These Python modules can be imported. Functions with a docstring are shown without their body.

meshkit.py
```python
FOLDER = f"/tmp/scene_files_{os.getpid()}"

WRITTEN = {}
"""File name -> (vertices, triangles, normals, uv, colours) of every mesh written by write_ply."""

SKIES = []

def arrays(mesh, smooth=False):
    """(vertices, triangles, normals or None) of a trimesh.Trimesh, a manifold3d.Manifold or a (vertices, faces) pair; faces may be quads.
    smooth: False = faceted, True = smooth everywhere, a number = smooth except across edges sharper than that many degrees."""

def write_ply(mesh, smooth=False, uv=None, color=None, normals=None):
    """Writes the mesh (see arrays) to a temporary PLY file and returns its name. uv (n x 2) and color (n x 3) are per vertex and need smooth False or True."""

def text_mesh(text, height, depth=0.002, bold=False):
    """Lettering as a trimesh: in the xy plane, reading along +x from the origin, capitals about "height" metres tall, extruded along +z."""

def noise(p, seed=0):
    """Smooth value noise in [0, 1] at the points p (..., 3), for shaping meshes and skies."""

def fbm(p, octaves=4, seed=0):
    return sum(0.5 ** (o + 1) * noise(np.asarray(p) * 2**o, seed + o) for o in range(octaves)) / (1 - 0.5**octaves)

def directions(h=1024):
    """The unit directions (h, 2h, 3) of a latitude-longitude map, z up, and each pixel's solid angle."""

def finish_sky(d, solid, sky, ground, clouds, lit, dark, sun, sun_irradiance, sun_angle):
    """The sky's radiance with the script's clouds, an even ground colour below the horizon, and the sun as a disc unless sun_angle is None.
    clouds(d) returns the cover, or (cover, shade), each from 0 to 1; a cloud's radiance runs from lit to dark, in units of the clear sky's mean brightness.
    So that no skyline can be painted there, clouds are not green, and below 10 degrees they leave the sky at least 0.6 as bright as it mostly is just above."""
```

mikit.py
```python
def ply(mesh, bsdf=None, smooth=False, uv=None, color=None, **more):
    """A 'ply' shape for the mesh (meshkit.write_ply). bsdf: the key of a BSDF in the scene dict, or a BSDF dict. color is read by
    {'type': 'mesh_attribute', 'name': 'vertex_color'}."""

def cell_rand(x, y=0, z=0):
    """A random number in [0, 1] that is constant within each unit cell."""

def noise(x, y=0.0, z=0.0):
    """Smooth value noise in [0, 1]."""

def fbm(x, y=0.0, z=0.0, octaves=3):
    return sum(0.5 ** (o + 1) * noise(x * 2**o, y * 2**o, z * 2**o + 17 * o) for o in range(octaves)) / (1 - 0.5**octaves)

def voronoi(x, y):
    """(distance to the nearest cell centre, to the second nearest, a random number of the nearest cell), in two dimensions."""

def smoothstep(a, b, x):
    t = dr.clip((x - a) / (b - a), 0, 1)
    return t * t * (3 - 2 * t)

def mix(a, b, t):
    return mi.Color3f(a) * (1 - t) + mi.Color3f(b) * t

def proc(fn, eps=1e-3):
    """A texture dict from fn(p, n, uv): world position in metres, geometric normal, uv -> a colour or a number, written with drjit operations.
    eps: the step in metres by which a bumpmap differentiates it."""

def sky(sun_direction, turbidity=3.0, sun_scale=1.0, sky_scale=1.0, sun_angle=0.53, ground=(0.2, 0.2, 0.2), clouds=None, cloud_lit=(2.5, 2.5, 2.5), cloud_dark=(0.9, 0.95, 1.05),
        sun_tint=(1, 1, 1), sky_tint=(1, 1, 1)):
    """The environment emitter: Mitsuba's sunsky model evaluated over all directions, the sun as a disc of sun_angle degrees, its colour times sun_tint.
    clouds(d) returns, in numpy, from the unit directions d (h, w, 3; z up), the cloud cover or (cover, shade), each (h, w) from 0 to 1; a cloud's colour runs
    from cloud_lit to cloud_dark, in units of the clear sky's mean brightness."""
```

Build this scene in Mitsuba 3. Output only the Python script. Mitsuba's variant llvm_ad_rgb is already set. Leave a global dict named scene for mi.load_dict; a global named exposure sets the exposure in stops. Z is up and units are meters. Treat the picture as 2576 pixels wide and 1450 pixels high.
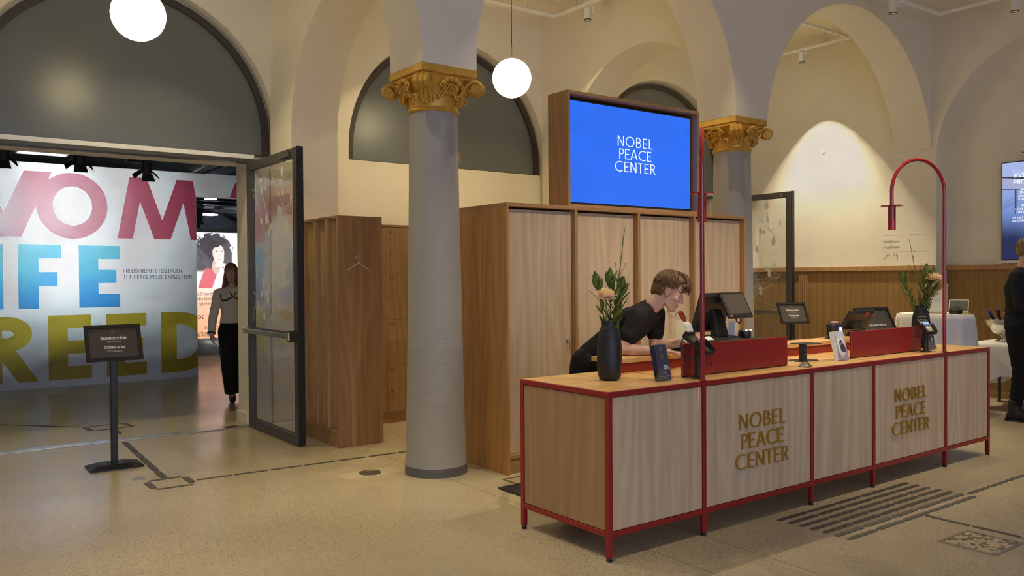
import math, random
import numpy as np
import trimesh, manifold3d as m3
import mitsuba as mi
import drjit as dr
import shapely
from shapely import affinity
from shapely.geometry import Polygon, LineString, Point, box as sbox
from shapely.ops import unary_union
import mikit, meshkit
from mikit import noise, fbm, voronoi, smoothstep, mix, cell_rand

T = mi.ScalarTransform4f
scene, labels = {}, {}
rng = np.random.default_rng(7)
random.seed(7)

# ------------------------------------------------------------------ camera, exposure, big lights
EYE = np.array([0.0, 0.0, 1.55])
YAW, PITCH, ROLL = math.radians(53.527), math.radians(-0.7106), math.radians(-0.3888)
_f = np.array([math.cos(YAW) * math.cos(PITCH), math.sin(YAW) * math.cos(PITCH), math.sin(PITCH)])
_r = np.array([math.sin(YAW), -math.cos(YAW), 0.0])
_u = np.cross(_r, _f)
_up = -_r * math.sin(ROLL) + _u * math.cos(ROLL)
scene['camera'] = {'type': 'perspective', 'fov_axis': 'x', 'fov': 63.162, 'near_clip': 0.05, 'far_clip': 200.0,
                   'to_world': T().look_at(origin=EYE.tolist(), target=(EYE + _f).tolist(), up=_up.tolist())}
exposure = 0.0
GLOBE_L = (11.2, 9.3, 4.9)        # radiance of the warm pendant globes
DAY_L = (2.2, 2.55, 3.6)          # radiance of the daylit windows behind the camera
TRACK_I = (7.0, 6.0, 3.9)       # intensity of a nave track spot
AISLE_I = (9.5, 7.7, 4.1)        # intensity of an aisle track spot
SCALLOP_I = (60.0, 52.0, 36.0)     # the spot that grazes the right wall
FRONT_I = (21.0, 17.4, 11.6)      # nave spots in front of the cabinets
EXH_I = (48.0, 55.0, 58.0)         # exhibition wall washers
POSTER_E = 1.15                    # luminous poster

# ------------------------------------------------------------------ helpers
used = {}
def numbered(name):
    if name not in used:
        used[name] = 0
        return name
    used[name] += 1
    return f'{name}_{used[name]:03d}'

def tag(key, label=None, cat=None, group=None, kind=None):
    d = labels.setdefault(key, {})
    for k, v in (('label', label), ('category', cat), ('group', group), ('kind', kind)):
        if v: d[k] = v
    return key

def thing(name, label, cat, group=None):
    return tag(numbered(name), label, cat, group)

def add(name, mesh, mat, parent=None, label=None, cat=None, group=None, kind=None, smooth=False, emit=None, weight=.03, **kw):
    key = numbered(f'{parent}__{name}' if parent else name)
    if isinstance(mesh, (list,)): mesh = cat_(mesh)
    d = mikit.ply(mesh, mat, smooth=smooth, **kw)
    if emit is not None:
        d['emitter'] = {'type': 'area', 'radiance': {'type': 'rgb', 'value': list(emit)} if not isinstance(emit, dict) else emit, 'sampling_weight': float(weight)}
    scene[key] = d
    if label or cat or group or kind: tag(key, label, cat, group, kind)
    return key

def sheet(name, o, U, V, mat, parent, emit=None, label=None, weight=.25):
    """a flat picture surface spanning U x V from corner o (its normal is U x V)"""
    key = numbered(f'{parent}__{name}')
    o, U, V = (np.asarray(q, float) for q in (o, U, V)); N = np.cross(U, V); N = N / np.linalg.norm(N)
    M = np.eye(4); M[:3, 0] = U / 2; M[:3, 1] = V / 2; M[:3, 2] = N; M[:3, 3] = o + U / 2 + V / 2
    d = {'type': 'rectangle', 'to_world': T(M), 'bsdf': {'type': 'ref', 'id': mat}}
    if emit is not None: d['emitter'] = {'type': 'area', 'radiance': emit if isinstance(emit, dict) else {'type': 'rgb', 'value': list(emit)}, 'sampling_weight': float(weight)}
    scene[key] = d
    if label: tag(key, label)
    return key

def struct(name, mesh, mat, parent=None, label=None, **kw):
    return add(name, mesh, mat, parent, label, kind=None if parent else 'structure', **kw)

def cat_(ms):
    return trimesh.util.concatenate([tm(m) for m in ms])

def tm(m):
    if isinstance(m, trimesh.Trimesh): return m
    q = m.to_mesh()
    return trimesh.Trimesh(q.vert_properties[:, :3], q.tri_verts, process=False)

def hullpts(p):
    return trimesh.convex.convex_hull(np.asarray(p, float))

def bx(x0, x1, y0, y1, z0, z1, c=0.0):
    """a box, edges chamfered by c"""
    if c <= 0:
        return trimesh.creation.box(bounds=[[x0, y0, z0], [x1, y1, z1]])
    p = []
    for a in (0, 1):
        for b in (0, 1):
            for d in (0, 1):
                P = np.array([(x0, x1)[a], (y0, y1)[b], (z0, z1)[d]], float)
                s = np.array([1 - 2 * a, 1 - 2 * b, 1 - 2 * d]) * c
                for k in range(3):
                    q = P + s
                    q[k] = P[k]
                    p.append(q)
    return hullpts(p)

def cyl(p0, p1, r0, r1=None, n=24):
    r1 = r0 if r1 is None else r1
    p0, p1 = np.asarray(p0, float), np.asarray(p1, float)
    return lathe([(0, 0), (r0, 0), (r1, 1), (0, 1)], n, p0, p1)

def basis(d):
    d = np.asarray(d, float); d = d / np.linalg.norm(d)
    a = np.array([0, 0, 1.0]) if abs(d[2]) < 0.9 else np.array([1.0, 0, 0])
    u = np.cross(a, d); u /= np.linalg.norm(u)
    return u, np.cross(d, u), d

def lathe(prof, n=32, p0=(0, 0, 0), p1=None):
    """profile (r, t) turned about the axis p0-p1 (t in units of the axis; no p1: t is metres along z)"""
    p0 = np.asarray(p0, float)
    ax = np.array([0, 0, 1.0]) if p1 is None else np.asarray(p1, float) - p0
    u, v, d = basis(ax)
    if p1 is None: u, v = np.array([1.0, 0, 0]), np.array([0, 1.0, 0])
    ang = np.arange(n) * 2 * np.pi / n
    V, idx = [], []
    for r, t in prof:
        if r <= 1e-9:
            idx.append([len(V)] * n); V.append(p0 + ax * t)
        else:
            idx.append(list(range(len(V), len(V) + n)))
            V.extend(p0 + ax * t + r * (math.cos(a) * u + math.sin(a) * v) for a in ang)
    F = []
    for A, B in zip(idx[:-1], idx[1:]):
        for i in range(n):
            j = (i + 1) % n
            if A[i] != A[j]: F.append((A[i], A[j], B[j]))
            if B[i] != B[j]: F.append((A[i], B[j], B[i]))
    return trimesh.Trimesh(np.array(V), np.array(F), process=False)

def tube(pts, r, n=12, closed=False, flat=None):
    """a tube along a polyline; r a number or one per point"""
    p = np.asarray(pts, float)
    R = np.broadcast_to(np.asarray(r, float), (len(p),))
    t = np.gradient(p, axis=0); t /= np.linalg.norm(t, axis=1, keepdims=True) + 1e-12
    u, v, _ = basis(t[0])
    V, F = [], []
    ang = np.arange(n) * 2 * np.pi / n
    for i in range(len(p)):
        u = u - t[i] * (u @ t[i]); u /= np.linalg.norm(u); v = np.cross(t[i], u)
        V.extend(p[i] + R[i] * (math.cos(a) * u + math.sin(a) * v) for a in ang)
    for i in range(len(p) - 1):
        for k in range(n):
            a, b = i * n + k, i * n + (k + 1) % n
            F += [(a, b, b + n), (a, b + n, a + n)]
    V += [p[0], p[-1]]
    for k in range(n):
        F += [(len(V) - 2, (k + 1) % n, k), (len(V) - 1, (len(p) - 1) * n + k, (len(p) - 1) * n + (k + 1) % n)]
    return trimesh.Trimesh(np.array(V), np.array(F), process=False)

def arcpts(c, u, v, r, a0, a1, n=12):
    c, u, v = (np.asarray(q, float) for q in (c, u, v))
    return [c + r * (math.cos(a) * u + math.sin(a) * v) for a in np.linspace(a0, a1, n)]

def slab(poly, depth, o, U, V):
    """shapely polygon (u, v) -> prism of thickness depth along U x V, starting at o"""
    o, U, V = (np.asarray(q, float) for q in (o, U, V))
    N = np.cross(U, V)
    ms = []
    for g in getattr(poly, 'geoms', [poly]):
        if g.is_empty or g.area < 1e-9: continue
        m = trimesh.creation.extrude_polygon(g, depth, engine='earcut')
        P = m.vertices
        m.vertices = o + P[:, :1] * U + P[:, 1:2] * V + P[:, 2:] * N
        ms.append(m)
    return trimesh.util.concatenate(ms)

XZ = dict(U=(1, 0, 0), V=(0, 0, 1))     # seen from -y; thickness grows towards -y
def slab_xz(poly, y0, y1):              # from y0 (front) to y1 (back), y1 > y0
    return slab(poly, y1 - y0, (0, y1, 0), (1, 0, 0), (0, 0, 1))
def slab_yz(poly, x0, x1):              # polygon in (y, z)
    return slab(poly, x1 - x0, (x0, 0, 0), (0, 1, 0), (0, 0, 1))
def slab_xy(poly, z0, z1):
    return slab(poly, z1 - z0, (0, 0, z0), (1, 0, 0), (0, 1, 0))

def circle(cx, cy, r, n=48):
    return Point(cx, cy).buffer(r, quad_segs=n)
def arch(cx, zc, r, z0=-1.0):
    return unary_union([circle(cx, zc, r), sbox(cx - r, z0, cx + r, zc)])
def place(m, o, U, V, N=None):
    """mesh in local (x, y, z) -> world with axes U, V, N"""
    m = tm(m).copy()
    U, V = np.asarray(U, float), np.asarray(V, float)
    N = np.cross(U, V) if N is None else np.asarray(N, float)
    P = m.vertices
    m.vertices = np.asarray(o, float) + P[:, :1] * U + P[:, 1:2] * V + P[:, 2:] * N
    if np.linalg.det(np.stack([U, V, N])) < 0: m.faces = m.faces[:, ::-1]
    return m
def rotz(m, a, c=(0, 0, 0)):
    m = tm(m).copy(); c = np.asarray(c, float)
    R = trimesh.transformations.rotation_matrix(a, [0, 0, 1], c)
    m.apply_transform(R); return m
def rot(m, a, axis, c=(0, 0, 0)):
    m = tm(m).copy(); m.apply_transform(trimesh.transformations.rotation_matrix(a, axis, c)); return m
def move(m, d):
    m = tm(m).copy(); m.apply_translation(d); return m

# ------------------------------------------------------------------ lettering
def _stroke(lines, w):
    out = []
    for l in lines:
        out.append(LineString(l).buffer(w / 2, cap_style='flat', join_style='mitre', mitre_limit=6))
    return unary_union(out)
def _arc(cx, cy, rx, ry, a0, a1, n=28):
    return [(cx + rx * math.cos(math.radians(a)), cy + ry * math.sin(math.radians(a))) for a in np.linspace(a0, a1, n)]
def glyph(ch, w):
    """a geometric sans capital, cap height 1; (polygon, advance)"""
    h = w / 2
    cut = sbox(-2, 0, 4, 1)
    if ch == 'N': p, a = _stroke([[(h, 0), (h, 1)], [(.64 - h, 0), (.64 - h, 1)], [(h, 1.0), (.64 - h, 0.0)]], w).intersection(sbox(0, 0, .64, 1)), .64
    elif ch == 'O': p, a = Polygon(_arc(.45, .5, .46, .51, 0, 360, 72)).difference(Polygon(_arc(.45, .5, .46 - w, .51 - w, 0, 360, 72))), .90
    elif ch == 'B':
        p = _stroke([[(h, 0), (h, 1)], [(h, 1 - h), (.24, 1 - h)] + _arc(.24, .745, .19, .255 - h, 90, -90) + [(h, .49 + h / 2)],
                     [(h, .51), (.26, .51)] + _arc(.26, .255 + h / 2, .24, .255 - h / 2, 90, -90) + [(h, h)]], w).intersection(sbox(0, 0, 1, 1)); a = .53
    elif ch == 'E': p, a = unary_union([sbox(0, 0, w, 1), sbox(0, 0, .46, w), sbox(0, 1 - w, .46, 1), sbox(0, .5 - h, .42, .5 + h)]), .46
    elif ch == 'F': p, a = unary_union([sbox(0, 0, w, 1), sbox(0, 1 - w, .46, 1), sbox(0, .46 - h, .42, .46 + h)]), .46
    elif ch == 'L': p, a = unary_union([sbox(0, 0, w, 1), sbox(0, 0, .40, w)]), .40
    elif ch == 'I': p, a = sbox(0, 0, w, 1), w
    elif ch == 'T': p, a = unary_union([sbox(.25 - h, 0, .25 + h, 1), sbox(0, 1 - w, .5, 1)]), .5
    elif ch == 'P':
        p = _stroke([[(h, 0), (h, 1)], [(h, 1 - h), (.24, 1 - h)] + _arc(.24, .725, .2, .275 - h, 90, -90) + [(h, .45 + h)]], w).intersection(cut); a = .47
    elif ch == 'R':
        p = _stroke([[(h, 0), (h, 1)], [(h, 1 - h), (.24, 1 - h)] + _arc(.24, .735, .2, .265 - h, 90, -90) + [(h, .47 + h)], [(.22, .52), (.52, -.04)]], w).intersection(sbox(0, 0, 1, 1)); a = .54
    elif ch == 'D': p, a = _stroke([[(h, 0), (h, 1)], [(h, 1 - h), (.22, 1 - h)] + _arc(.22, .5, .5 - h, .5 - h, 90, -90) + [(h, h)]], w).intersection(sbox(0, 0, 1, 1)), .72
    elif ch == 'A': p, a = unary_union([_stroke([[(.0, -.1), (.36, 1.05)], [(.72, -.1), (.36, 1.05)]], w * 1.02), sbox(.16, .26, .56, .26 + w * .9)]).intersection(unary_union([sbox(-.1, 0, .9, 1)])), .72
    elif ch == 'V': p, a = _stroke([[(.0, 1.1), (.36, -.05)], [(.72, 1.1), (.36, -.05)]], w * 1.02).intersection(sbox(-.1, 0, .9, 1)), .72
    elif ch == 'C': p, a = LineString(_arc(.5, .5, .5 - h, .51 - h, 52, 308, 60)).buffer(h, cap_style='flat'), .78
    elif ch == 'S': p, a = LineString(_arc(.25, .745, .2, .255 - h, 30, 270) + _arc(.25, .26, .21, .26 - h, 90, -150)).buffer(h, cap_style='flat'), .48
    elif ch == 'M': p, a = _stroke([[(.0, -.1), (.2, 1.05)], [(.2, 1.05), (.54, -.03)], [(.54, -.03), (.88, 1.05)], [(.88, 1.05), (1.08, -.1)]], w).intersection(sbox(-.2, 0, 1.3, 1)), 1.08
    elif ch == 'W': p, a = _stroke([[(.0, 1.1), (.27, -.05)], [(.27, -.05), (.58, 1.05)], [(.58, 1.05), (.89, -.05)], [(.89, -.05), (1.16, 1.1)]], w).intersection(sbox(-.2, 0, 1.4, 1)), 1.16
    else: p, a = Polygon(), .3
    return p, a
def word(s, h, w=.09, xs=1.3, width=None, track=.22):
    """[(letter, polygon at its place)], total width; capital height h; the spaces adapt to a given width"""
    gl = [glyph(ch, w) for ch in s]
    if width: track = (width / h - sum(a for _, a in gl) * xs) / (len(s) - 1)
    x, out = 0.0, []
    for ch, (p, a) in zip(s, gl):
        out.append((ch, affinity.scale(affinity.translate(affinity.scale(p, xs, 1, origin=(0, 0)), x, 0), h, h, origin=(0, 0))))
        x += a * xs + track
    return out, (x - track) * h
LOGO = (('NOBEL', 4.8), ('PEACE', 4.4), ('CENTER', 5.57))
def logo(h, pitch, cx, z0):
    """the three lines centred on cx, first baseline z0: [(letter, polygon)]"""
    out = []
    for i, (t, k) in enumerate(LOGO):
        ws, wd = word(t, h, width=k * h)
        out += [(ch, affinity.translate(q, cx - wd / 2, z0 - pitch * i)) for ch, q in ws]
    return out
def text(s, h, o, U, V, bold=False, slant=0.0, depth=0.0008, align='l', width=None):
    """small print as thin lettering: capitals h tall, reading along U from o (align l, c or r)"""
    m = meshkit.text_mesh(s, h, depth, bold)
    P = m.vertices
    wd = P[:, 0].max()
    if width:
        k = width / wd; P[:, 0] *= k; wd = width
    P[:, 0] += slant * P[:, 1]
    if align == 'c': P[:, 0] -= wd / 2
    if align == 'r': P[:, 0] -= wd
    m.vertices = P
    return place(m, o, U, V)
# ------------------------------------------------------------------ materials
def rgb(*c): return {'type': 'rgb', 'value': list(c[0] if len(c) == 1 else c)}
def mat(key, base, rough=.5, metal=0.0, spec=.5, coat=0.0, sheen=0.0, bump=None, bscale=1.0, two=True):
    b = {'type': 'principled', 'base_color': base if isinstance(base, dict) else rgb(base),
         'roughness': rough if isinstance(rough, dict) else float(rough), 'metallic': float(metal), 'specular': float(spec)}
    if coat: b['clearcoat'] = float(coat); b['clearcoat_gloss'] = .9
    if sheen: b['sheen'] = float(sheen)
    if bump is not None:
        b = {'type': 'bumpmap', 'arbitrary': bump, 'scale': float(bscale), 'bsdf': b}
    scene[key] = {'type': 'twosided', 'bsdf': b} if two else b
    return key

def _plaster_col(p, n, uv):
    f = fbm(p.x * 1.7, p.y * 1.7, p.z * 1.7, octaves=3)
    return mi.Color3f(.76, .715, .62) * (.93 + .12 * f)
def _plaster_bump(p, n, uv):
    return fbm(p.x * 24, p.y * 24, p.z * 24, octaves=3)
mat('plaster', mikit.proc(_plaster_col), .75, spec=.3, bump=mikit.proc(_plaster_bump, eps=.004), bscale=.0018)
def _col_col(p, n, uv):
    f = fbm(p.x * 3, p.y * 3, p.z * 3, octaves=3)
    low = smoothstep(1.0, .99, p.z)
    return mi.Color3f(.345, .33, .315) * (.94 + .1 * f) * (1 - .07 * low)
def _col_bump(p, n, uv):
    a = fbm(p.x * 55, p.y * 55, p.z * 55, octaves=3)
    b = fbm(p.x * 9, p.y * 9, p.z * 9, octaves=2)
    return (a * a * .8 + b * .3) * (.3 + .7 * smoothstep(2.3, 1.3, p.z))
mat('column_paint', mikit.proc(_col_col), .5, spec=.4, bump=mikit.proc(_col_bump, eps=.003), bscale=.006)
mat('column_base', (.10, .10, .105), .45, bump=mikit.proc(_plaster_bump, eps=.004), bscale=.006)
mat('ceiling_paint', (.74, .69, .58), .85, spec=.2)

def _gold_col(p, n, uv):
    f = fbm(p.x * 30, p.y * 30, p.z * 30, octaves=3)
    return mix((.50, .27, .035), (.72, .44, .09), f)
mat('gold', mikit.proc(_gold_col), .42, metal=.35, spec=.5)
mat('gold_letter', (.50, .33, .07), .3, metal=.75)

def _oak(p, along_z, s, tint, dark, board, seed):
    """veneer: s runs across the grain, l along it, boards change tone every `board` metres"""
    l = along_z
    b = dr.floor(s / board)
    r = cell_rand(b, 7 + seed, 3)
    wob = fbm(s * 2.2 + r * 31, l * .35 + r * 11, seed * 3.1, octaves=3)
    rings = .5 + .5 * dr.sin((s * 9 + wob * 7.5 + r * 5) * 6.2832)
    fine = noise(s * 420 + r * 50, l * 5, seed)
    mid = fbm(s * 60 + r * 9, l * 1.2, seed * 1.7, octaves=3)
    t = .30 * rings + .32 * mid + .26 * fine + .22 * r
    return mix(dark, tint, dr.clip(t * 1.05, 0, 1))
def oak_mat(key, tint, dark, board=.13, horiz=False, seed=0, rough=.42, spec=.4):
    if horiz: fn = lambda p, n, uv: _oak(p, p.x, p.y + p.z * .7, tint, dark, board, seed)
    else: fn = lambda p, n, uv: _oak(p, p.z, p.x * .97 + p.y * 1.03, tint, dark, board, seed)
    return mat(key, mikit.proc(fn), rough, spec=spec)
oak_mat('oak_pale', (.60, .475, .345), (.40, .295, .195), seed=1)           # counter fronts
oak_mat('oak_warm', (.52, .345, .175), (.33, .20, .085), seed=2)            # cabinets
oak_mat('oak_brown', (.40, .235, .115), (.235, .125, .052), seed=3)         # wainscot, housings
oak_mat('oak_wainscot', (.27, .165, .066), (.165, .092, .032), board=.16, seed=6)
oak_mat('oak_side', (.50, .27, .10), (.33, .165, .055), seed=7)                # cabinet sides
oak_mat('oak_end', (.36, .225, .125), (.25, .145, .075), seed=8)               # counter ends
oak_mat('oak_top', (.62, .40, .18), (.44, .26, .10), board=.09, horiz=True, seed=4, rough=.36)
oak_mat('oak_rail', (.42, .245, .115), (.27, .145, .06), board=.2, horiz=True, seed=5)

def _floor_col(p, n, uv):
    big = fbm(p.x * .9, p.y * .9, 1.0, octaves=4)
    sp, _, r = voronoi(p.x * 150, p.y * 150)
    sp2, _, r2 = voronoi(p.x * 46, p.y * 46)
    near = smoothstep(.30, .62, fbm(p.x * .55 + 5, p.y * .55, 3.0, octaves=3)) * smoothstep(9.2, 6.0, p.y)
    c = mix((.34, .288, .197), (.445, .378, .268), dr.clip(big * 1.5 - .25, 0, 1))
    grain = fbm(p.x * 260, p.y * 260, 0., octaves=2)
    c = c * (.88 + .24 * grain)
    dk = smoothstep(.42, .2, sp) * dr.select(r > .72, 1., 0.) * near
    lt = smoothstep(.42, .2, sp) * dr.select(r < .10, 1., 0.) * near
    dk2 = smoothstep(.3, .12, sp2) * dr.select(r2 > .8, 1., 0.) * near
    c = mix(c, (.09, .078, .06), dk * .75)
    c = mix(c, (.62, .56, .44), lt * .6)
    c = mix(c, (.12, .10, .075), dk2 * .6)
    # saw-cut joints and the pale patch round the drain
    j = dr.minimum(dr.abs(p.x - 3.41), dr.abs(p.x - 3.85 - (p.y - 3.1) * .03))
    j = dr.minimum(j, dr.abs(p.x - 7.9))
    j = dr.minimum(j, dr.abs(p.y - 1.1))
    jt = dr.select(p.y < 8.6, smoothstep(.006, .003, j), 0.)
    c = mix(c, (.16, .125, .075), jt * .6)
    patch = dr.select((p.x > 2.77) & (p.x < 3.26) & (p.y > 5.9) & (p.y < 6.1), 1., 0.)
    c = mix(c, (.52, .45, .30), patch * .6)
    return c
def _floor_rough(p, n, uv):
    return .17 + .16 * fbm(p.x * 1.4, p.y * 1.4, 9., octaves=3) + .10 * smoothstep(6.5, 3.0, p.y)
mat('floor_concrete', mikit.proc(_floor_col), mikit.proc(_floor_rough), spec=.5)
mat('mat_black', (.018, .018, .018), .9)
mat('strip_bronze', (.105, .10, .088), .45, metal=.3)
mat('steel', (.55, .54, .52), .28, metal=1.0)
mat('steel_dark', (.20, .19, .175), .35, metal=.8)
mat('red_lacquer', (.235, .013, .014), .33, spec=.5)
mat('red_gloss', (.27, .012, .016), .13, spec=.6, coat=.5)
mat('frame_grey', (.060, .056, .052), .42, spec=.5)
mat('frame_dark', (.045, .038, .032), .5)
mat('black_plastic', (.016, .016, .018), .38)
mat('black_matte', (.010, .010, .011), .6)
mat('black_ceiling', (.012, .013, .016), .7)
mat('screen_off', (.085, .073, .065), .25)
mat('satin_glass', (.135, .15, .165), .27, spec=.55)
mat('white_paint', (.78, .77, .74), .5)
mat('white_paper', (.80, .79, .76), .7)
mat('cream_paper', (.72, .68, .44), .75)
mat('print_black', (.03, .03, .032), .6)
mat('print_white', (.86, .85, .82), .6)
mat('print_gold', (.42, .27, .09), .5)
mat('sign_face', (.075, .066, .062), .33)
mat('hanger_white', (.80, .76, .72), .5)
mat('locker_red', (.30, .03, .03), .5)
mat('etch', (.62, .62, .56), .7)
mat('cloth_white', (.87, .87, .89), .85, sheen=.3, spec=.2)
mat('fabric_black', (.0085, .0085, .0095), .8, sheen=.03, spec=.2)
mat('fabric_ink', (.013, .0145, .020), .75, sheen=.08, spec=.2)
mat('fabric_cream', (.66, .63, .56), .85, sheen=.3, spec=.2)
mat('leather_black', (.014, .012, .011), .45)
mat('navy', (.035, .045, .085), .5)
mat('vase_black', (.014, .0155, .021), .42, spec=.45)
mat('chrome', (.80, .79, .77), .08, metal=1.0)
mat('brass', (.55, .40, .16), .35, metal=.9)
mat('orange_foil', (.80, .26, .02), .35)
mat('blue_foil', (.02, .07, .40), .35)
mat('purple_foil', (.03, .025, .12), .35)
mat('yellow_green', (.55, .55, .06), .6)
mat('exh_white', (.66, .70, .70), .6)
mat('exh_crimson', (.20, .018, .040), .42)
mat('exh_blue', (.022, .20, .46), .5)
mat('exh_mustard', (.36, .27, .010), .5)
mat('exh_text', (.01, .02, .04), .6)
scene['pane_glass'] = {'type': 'thindielectric', 'int_ior': 1.85}
scene['acrylic'] = {'type': 'thindielectric', 'int_ior': 1.49}
# ------------------------------------------------------------------ the room
XF = 10.85          # right wall
YB = 8.63           # back wall of the aisle
CZ = 4.98           # ceiling
COLX = (-0.22, 3.46, 7.14)
COLY = 5.72
struct('floor', bx(-6, 14, -6, 22, -.2, 0), 'floor_concrete')
struct('ceiling', bx(-6, 11.6, -6, 9.1, CZ, CZ + .2), 'ceiling_paint')

# arcade between the nave and the aisle
def poly_arcade():
    p = sbox(-6, 3.19, XF, CZ)
    for cx, zc, r in ((-2.06, 3.26, 1.59), (1.62, 3.26, 1.59), (5.30, 3.26, 1.59)):
        p = p.difference(arch(cx, zc, r))
    return p.difference(arch(9.12, 2.98, 1.73))
struct('wall_arcade', slab_xz(poly_arcade(), 5.47, 5.97), 'plaster')
# cross arches from each column to the back wall, with their pilasters
def poly_cross():
    hole = unary_union([circle(6.85, 3.02, 1.2), sbox(5.65, -1, 8.05, 3.02)]).intersection(sbox(5.97, -1, 8.1, 6))
    return sbox(5.97, 0, YB, CZ).difference(hole)
for k, cx in enumerate(COLX):
    struct('wall_cross_arch', slab_yz(poly_cross(), cx - .25, cx + .25), 'plaster')

# back wall: niche layer, then the layer that holds doors and lunettes
NICHES = (-1.83, 1.85, 5.53, 9.21)
p = sbox(-6, 0, XF + .4, CZ)
for cx in NICHES: p = p.difference(arch(cx, 3.04, 1.42))
struct('wall_back', slab_xz(p, YB, 8.80), 'plaster')
p2 = sbox(-6, 0, XF + .4, CZ)
for cx in (1.85, 9.21): p2 = p2.difference(sbox(cx - 1.40, -1, cx + 1.15, 2.78))
struct('wall_back_inner', slab_xz(p2, 8.80, 9.10), 'plaster')
struct('wall_infill', bx(4.0, 7.06, 8.70, 8.80, 0, 2.905), 'plaster')
struct('wall_infill', bx(-3.3, -.36, 8.70, 8.80, 0, 2.905), 'plaster')

# rounded moulding inside each niche edge, lunette and its dark frame
def lunette(cx, z0, name):
    outer = arch(cx, 3.04, 1.385, z0).intersection(sbox(-9, z0, 20, 9))
    inner = arch(cx, 3.04, 1.315, z0).intersection(sbox(-9, z0 + .012, 20, 9))
    w = struct(name, slab_xz(inner, 8.775, 8.795), 'satin_glass')
    add('frame', slab_xz(outer.difference(inner), 8.735, 8.80), 'frame_dark', w)
    return w
lun0 = lunette(1.85, 2.86, 'window_1')
lun1 = lunette(5.53, 2.905, 'window_2')
lun2 = lunette(9.21, 2.86, 'window_3')
# gilt lettering on the middle lunette
add('lettering', slab_xz(unary_union([q for _, q in logo(.128, .17, 5.35, 3.33)]), 8.770, 8.775), 'print_gold', lun1)

# right wall with its niche
p = sbox(-6, 0, 9.10, CZ).difference(arch(4.0, 3.03, 1.42)).difference(arch(.32, 3.03, 1.42))
struct('wall_right', slab_yz(p, XF, 11.18), 'plaster')
struct('wall_right_inner', bx(11.18, 11.5, -6, 9.1, 0, CZ), 'plaster')

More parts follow.
